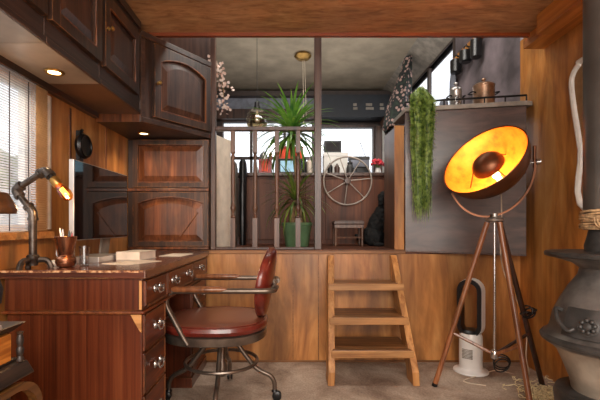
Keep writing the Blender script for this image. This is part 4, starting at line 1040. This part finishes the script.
# tall plant
plx, ply = .055, 3.12
t = thing('potted_dracaena', 'tall dracaena with two leafy heads in a green pot behind the spindles', 'plant', (plx, ply, ZP))
b = MB(); b.lathe([(.085, 0), (.09, .005), (.112, .165), (.120, .168), (.120, .192), (.110, .192), (.102, .165), (.08, .02), (.001, .015)], (plx, ply, ZP), 32); b.build('pot', 'pot_green', t, smooth=True)
b = MB(); b.lathe([(.104, .165), (.09, .172), (.001, .176)], (plx, ply, ZP), 24); b.build('soil', 'soil', t, smooth=True)
h1 = V((.015, 3.10, 1.66)); h2 = V((.04, 3.06, 1.14))
b = MB(); b.tube(smoothp([(.085, 3.12, .94), (.07, 3.12, 1.2), (.035, 3.11, 1.45), h1], 6), .015, 10); b.build('cane', 'cane', t, smooth=True)
b = MB(); b.tube(smoothp([(.02, 3.09, .94), (.03, 3.07, 1.05), h2], 6), .016, 10); b.build('cane', 'cane', t, smooth=True)
def head(c, n, L, mat, spread=1, wd=.011, zlo=-.35):
    b = MB()
    for k in range(n):
        q_ = k/n; a = k*2.399; el_ = zlo+(1.45-zlo)*q_**.9+random.uniform(-.12, .12)
        l = L*random.uniform(.8, 1.1)*(1 if el_ < 1 else .95)
        d = V((math.cos(a), math.sin(a)*.8, 0)); pts = []; p = c+V((0, 0, .05*q_-.02)); e = el_
        for i in range(9):
            pts.append(V(p)); p = p+(d*math.cos(e)+V((0, 0, math.sin(e))))*(l/8); e -= (.10+.10*(1-q_))*random.uniform(.8, 1.2)
        ws = [wd*x for x in (.6, .85, 1, 1, .95, .8, .6, .35, .03)]
        sd = V((-math.sin(a), math.cos(a), 0)); b.ribbon(pts, ws, sd)
    return b.build('foliage', mat, t, smooth=False)
head(h1, 100, .40, 'leaf', wd=.013, zlo=-.45); head(h2, 70, .34, 'leaf2', wd=.009, zlo=-.4)

# things on the sideboard
def bx(name, x0, x1, y0, y1, h, mat, label, cat, extra=None, z=CZ, group=None):
    t = thing(name, label, cat, ((x0+x1)/2, (y0+y1)/2, z), group)
    b = MB(); b.box((x0, y0, z), (x1, y1, z+h)); b.build('body', mat, t, bev=.004)
    if extra: extra(t, x0, x1, y0, z, h)
    return t
def lidp(mat):
    def f(t, x0, x1, y0, z, h):
        b = MB(); b.box((x0-.004, y0-.004, z+h*.86), (x1+.004, y0+.1, z+h+.004)); b.build('lid', mat, t, bev=.003)
    return f
def facep(mat, k=.12):
    def f(t, x0, x1, y0, z, h):
        w = x1-x0; b = MB(); b.box((x0+w*k, y0-.004, z+h*.15), (x1-w*k, y0, z+h*.85)); b.build('front_panel', mat, t)
    return f
def sx(px, y): return (px-290)*y/400
bx('tin', sx(259, 3.7), sx(271, 3.7), 3.66, 3.76, .135, 'stone_red', 'red storage tin on the sideboard, left of the microwave', 'tin', facep('orange', .25))
jy = 3.82
def lath(name, px, y, prof_, mat, label, cat, z=CZ, lid=None):
    x = sx(px, y); t = thing(name, label, cat, (x, y, z)); b = MB(); b.lathe(prof_, (x, y, z), 20); b.build('body', mat, t, smooth=True)
    top = prof_[-1][1]; r = max(p[0] for p in prof_)
    b = MB(); b.lathe([(r*.7, top), (r*.72, top+.012), (r*.3, top+.02), (r*.25, top+.03), (.001, top+.034)], (x, y, z), 16); b.build('lid', lid or mat, t, smooth=True)
lath('steel_caddy', 263.5, 3.84, [(.034, 0), (.036, .01), (.036, .20), (.034, .205)], 'steel', 'tall steel canister standing behind the red tin', 'canister')
lath('pepper_mill', 270.5, 3.83, [(.022, 0), (.024, .01), (.015, .05), (.019, .11), (.013, .16), (.018, .20)], 'walnut', 'turned wooden pepper mill behind the red tin', 'mill')
bx('microwave', sx(277, 3.74), sx(302, 3.74), 3.70, 3.92, .145, 'black', 'black microwave with pale blue lit window on the sideboard', 'microwave', facep('screen_blue', .14))
bx('biscuit_box', sx(279, 3.8), sx(303, 3.8), 3.74, 3.88, .115, 'orange', 'orange-red box sitting on top of the microwave', 'box', lidp('stone_red'), z=CZ+.1455)
lath('storage_jar', 304.5, 3.75, [(.018, 0), (.022, .008), (.022, .12), (.016, .13)], 'black', 'slim black jar just right of the microwave', 'jar')
lath('storage_jar', 309.5, 3.80, [(.024, 0), (.028, .01), (.028, .13), (.020, .14)], 'cream', 'cream jar right of the slim black jar', 'jar', lid='steel')
lath('storage_jar', 257, 3.80, [(.014, 0), (.016, .01), (.016, .05), (.012, .06)], 'white', 'tiny white pot left of the red tin', 'jar')
bx('white_box', sx(323.5, 3.85), sx(347, 3.85), 3.80, 3.98, .215, 'whitepaint', 'white box on the sideboard behind the wheel', 'box', lidp('white'))
bx('black_speaker', sx(324, 3.85), sx(341, 3.85), 3.82, 3.96, .115, 'black', 'black speaker box standing on the white box', 'speaker', facep('blackmetal', .1), z=CZ+.2195)
bx('grey_crate', sx(349.5, 3.95), sx(369, 3.95), 3.93, 4.02, .20, 'blue_grey', 'grey metal box behind the top of the wheel', 'box', lidp('iron_d'))
lath('mug', 330, 3.70, [(.020, 0), (.024, .01), (.026, .07), (.024, .072)], 'black', 'dark mug in front of the white box, left of the other dark mug', 'mug')
lath('mug', 337, 3.68, [(.020, 0), (.024, .01), (.026, .06), (.024, .062)], 'bal_dark', 'dark brown mug in front of the right half of the white box', 'mug')
lath('teapot', 350, 3.74, [(.026, 0), (.034, .015), (.036, .05), (.026, .09), (.02, .10)], 'iron_d', 'small dark round pot right of the white box', 'pot')
bx('dark_tray', sx(355.5, 3.70), sx(368, 3.70), 3.66, 3.80, .06, 'black', 'low black box above the wheel hub on the sideboard', 'box', lidp('blackmetal'))
t = thing('desk_aerial', 'thin metal aerial standing on the grey metal box', 'aerial', (sx(363, 3.95), 3.97, CZ+.2045))
b = MB(); b.tube([(sx(366, 3.95), 3.97, CZ+.2045), (sx(361, 3.95), 3.97, CZ+.34)], .003, 6); b.build('rod', 'chrome', t); b = MB(); b.ball((sx(361, 3.95), 3.97, CZ+.343), .007, 8, 6); b.lathe([(.012, .2045), (.006, .215)], (sx(366, 3.95), 3.97, CZ), 12); b.build('tip', 'chrome', t)
fx0 = sx(378, 3.72)
t = thing('flower_vase', 'pink-red flower bunch in a small vase at the right end of the sideboard', 'flowers', (fx0, 3.72, CZ))
b = MB(); b.lathe([(.02, 0), (.03, .02), (.022, .05), (.018, .06)], (fx0, 3.72, CZ), 18); b.build('vase', 'white', t, smooth=True)
b = MB()
for k in range(46):
    a = k*2.399; r = .05*math.sqrt(k/46); c0 = V((fx0+r*math.cos(a)*1.25, 3.72+r*math.sin(a), CZ+.105+.035*(1-(k/46))+random.uniform(-.03, .01))); b.ball(c0, (.013, .013, .009), 7, 5)
b.build('petals', 'pink', t, smooth=True)
b = MB()
for k in range(6): b.tube([(fx0, 3.72, CZ+.05), (fx0+.03*math.cos(k), 3.72+.03*math.sin(k), CZ+.10)], .003, 5)
b.build('stems', 'leaf', t)
# glass globe pendant
gx0, gy0 = -.33, 4.0; gz = 2.0
t = thing('globe_pendant', 'smoky glass globe pendant with black cap hanging left of the plant', 'pendant lamp', (gx0, gy0, gz))
b = MB(); b.lathe([(.02, .125), (.055, .11), (.095, .06), (.112, 0), (.10, -.05), (.07, -.085), (.064, -.082), (.094, -.046), (.105, 0)], (gx0, gy0, gz), 32, cap=False); b.build('globe', 'smoke', t, smooth=True)
b = MB(); b.lathe([(.036, .10), (.036, .125), (.026, .15), (.024, .18), (.006, .19)], (gx0, gy0, gz), 20); b.tube([(gx0, gy0, gz+.18), (gx0, gy0, ZU)], .0025, 6); b.build('cap_and_cord', 'black', t, smooth=True)
b = MB(); b.lathe([(.012, .10), (.012, .07), (.026, .03), (.028, .0), (.016, -.02), (.001, -.024)], (gx0, gy0, gz), 18); b.build('bulb', 'cream', t, smooth=True)
# ceiling fitting
t = thing('ceiling_light', 'small brass dome fitting with hanging cord on the beige ceiling', 'ceiling light', (.15, 4.66, ZU))
b = MB(); b.lathe([(.05, 0), (.09, -.008), (.10, -.03), (.075, -.06), (.03, -.075), (.001, -.078)], (.15, 4.66, ZU), 28); b.build('dome', 'brass', t, smooth=True)
b = MB(); b.tube([(.15, 4.66, ZU-.07), (.16, 4.66, 2.1)], .003, 6); b.tube([(.17, 4.66, ZU-.07), (.19, 4.66, 2.2)], .003, 6); b.build('pull_cord', 'cord', t)
# flower garland left
t = thing('dried_flowers', 'hanging spray of blush pink dried flowers on the left post', 'flowers', (-.53, 2.9, 1.8))
b = MB(); stem = smoothp([(-.53, 2.832, 2.08), (-.51, 2.88, 2.07), (-.49, 2.91, 1.98), (-.485, 2.92, 1.88), (-.49, 2.92, 1.80)], 6)
b.tube(stem, .003, 5); b.build('stem', 'cane', t)
b = MB()
for k in range(85):
    p = random.choice(stem)+V((random.gauss(0, .026), random.gauss(0, .025), random.gauss(0, .03))); d = V((random.uniform(-1, 1), random.uniform(-1, 1), random.uniform(-1, 1))).normalized()*.022
    b.ribbon([p, p+d*.5, p+d], [.004, .012, .003], d.cross(V((.3, 1, .2))).normalized())
b.build('petals', 'blush', t)
# ------------------------------------------------------------------ lights
def area(name, loc, rot, sx1, sy1, e, c=(1, 1, 1)):
    ld = bpy.data.lights.new(name, 'AREA'); ld.shape = 'RECTANGLE'; ld.size = sx1; ld.size_y = sy1; ld.energy = e; ld.color = c
    l = bpy.data.objects.new(name, ld); C.objects.link(l); l.location = loc; l.rotation_euler = rot; return l
area('window_light_left', (XL-1.3, 1.2, 2.9), (0, math.radians(-42), 0), 1.2, 1.6, 60, (.95, .97, 1))
area('window_light_right', (XR+1.3, 1.7, 2.9), (0, math.radians(42), 0), 1.2, 1.6, 50, (1, .96, .9))
area('upper_window_light', (XR+1.2, 4.5, 3.9), (0, math.radians(42), 0), 1.2, 1.6, 60, (.97, .98, 1))
area('upper_room_fill', (.2, 2.72, 2.75), (math.radians(52), 0, 0), 2.0, .35, 30, (1, .94, .86))  # unseen fill added above the opening to brighten the raised area
area('upper_ceiling_fill', (.2, 4.3, 2.1), (PI, 0, 0), 2.0, 1.6, 13, (1, .95, .88))  # added upward lamp imitating light bounced onto the beige ceiling
area('rear_ceiling_fill', (.1, -.9, 2.05), (math.radians(38), 0, 0), 1.8, 1.0, 88, (1, .95, .87))  # added unseen fill behind the camera, brightens the lower room
area('room_fill', (.2, -1.4, 1.1), (math.radians(96), 0, 0), 2.4, 1.8, 54, (1, .96, .90))
w = bpy.data.worlds.new('sky'); bpy.context.scene.world = w; w.use_nodes = True
bg = w.node_tree.nodes['Background']; bg.inputs[0].default_value = (.90, .94, 1.0, 1); bg.inputs[1].default_value = 1.75

# ------------------------------------------------------------------ camera
cd = bpy.data.cameras.new('camera'); cam = bpy.data.objects.new('camera', cd); C.objects.link(cam)
cam.location = (0, 0, CH); cam.rotation_euler = (PI/2, 0, 0); cd.lens = 24; cd.sensor_width = 36
cd.shift_x = 10/600; cd.shift_y = 26/600; cd.clip_start = .02
sc = bpy.context.scene; sc.camera = cam
sc.view_settings.view_transform = 'Standard'; sc.view_settings.look = 'None'; sc.view_settings.exposure = .13; sc.view_settings.gamma = 1
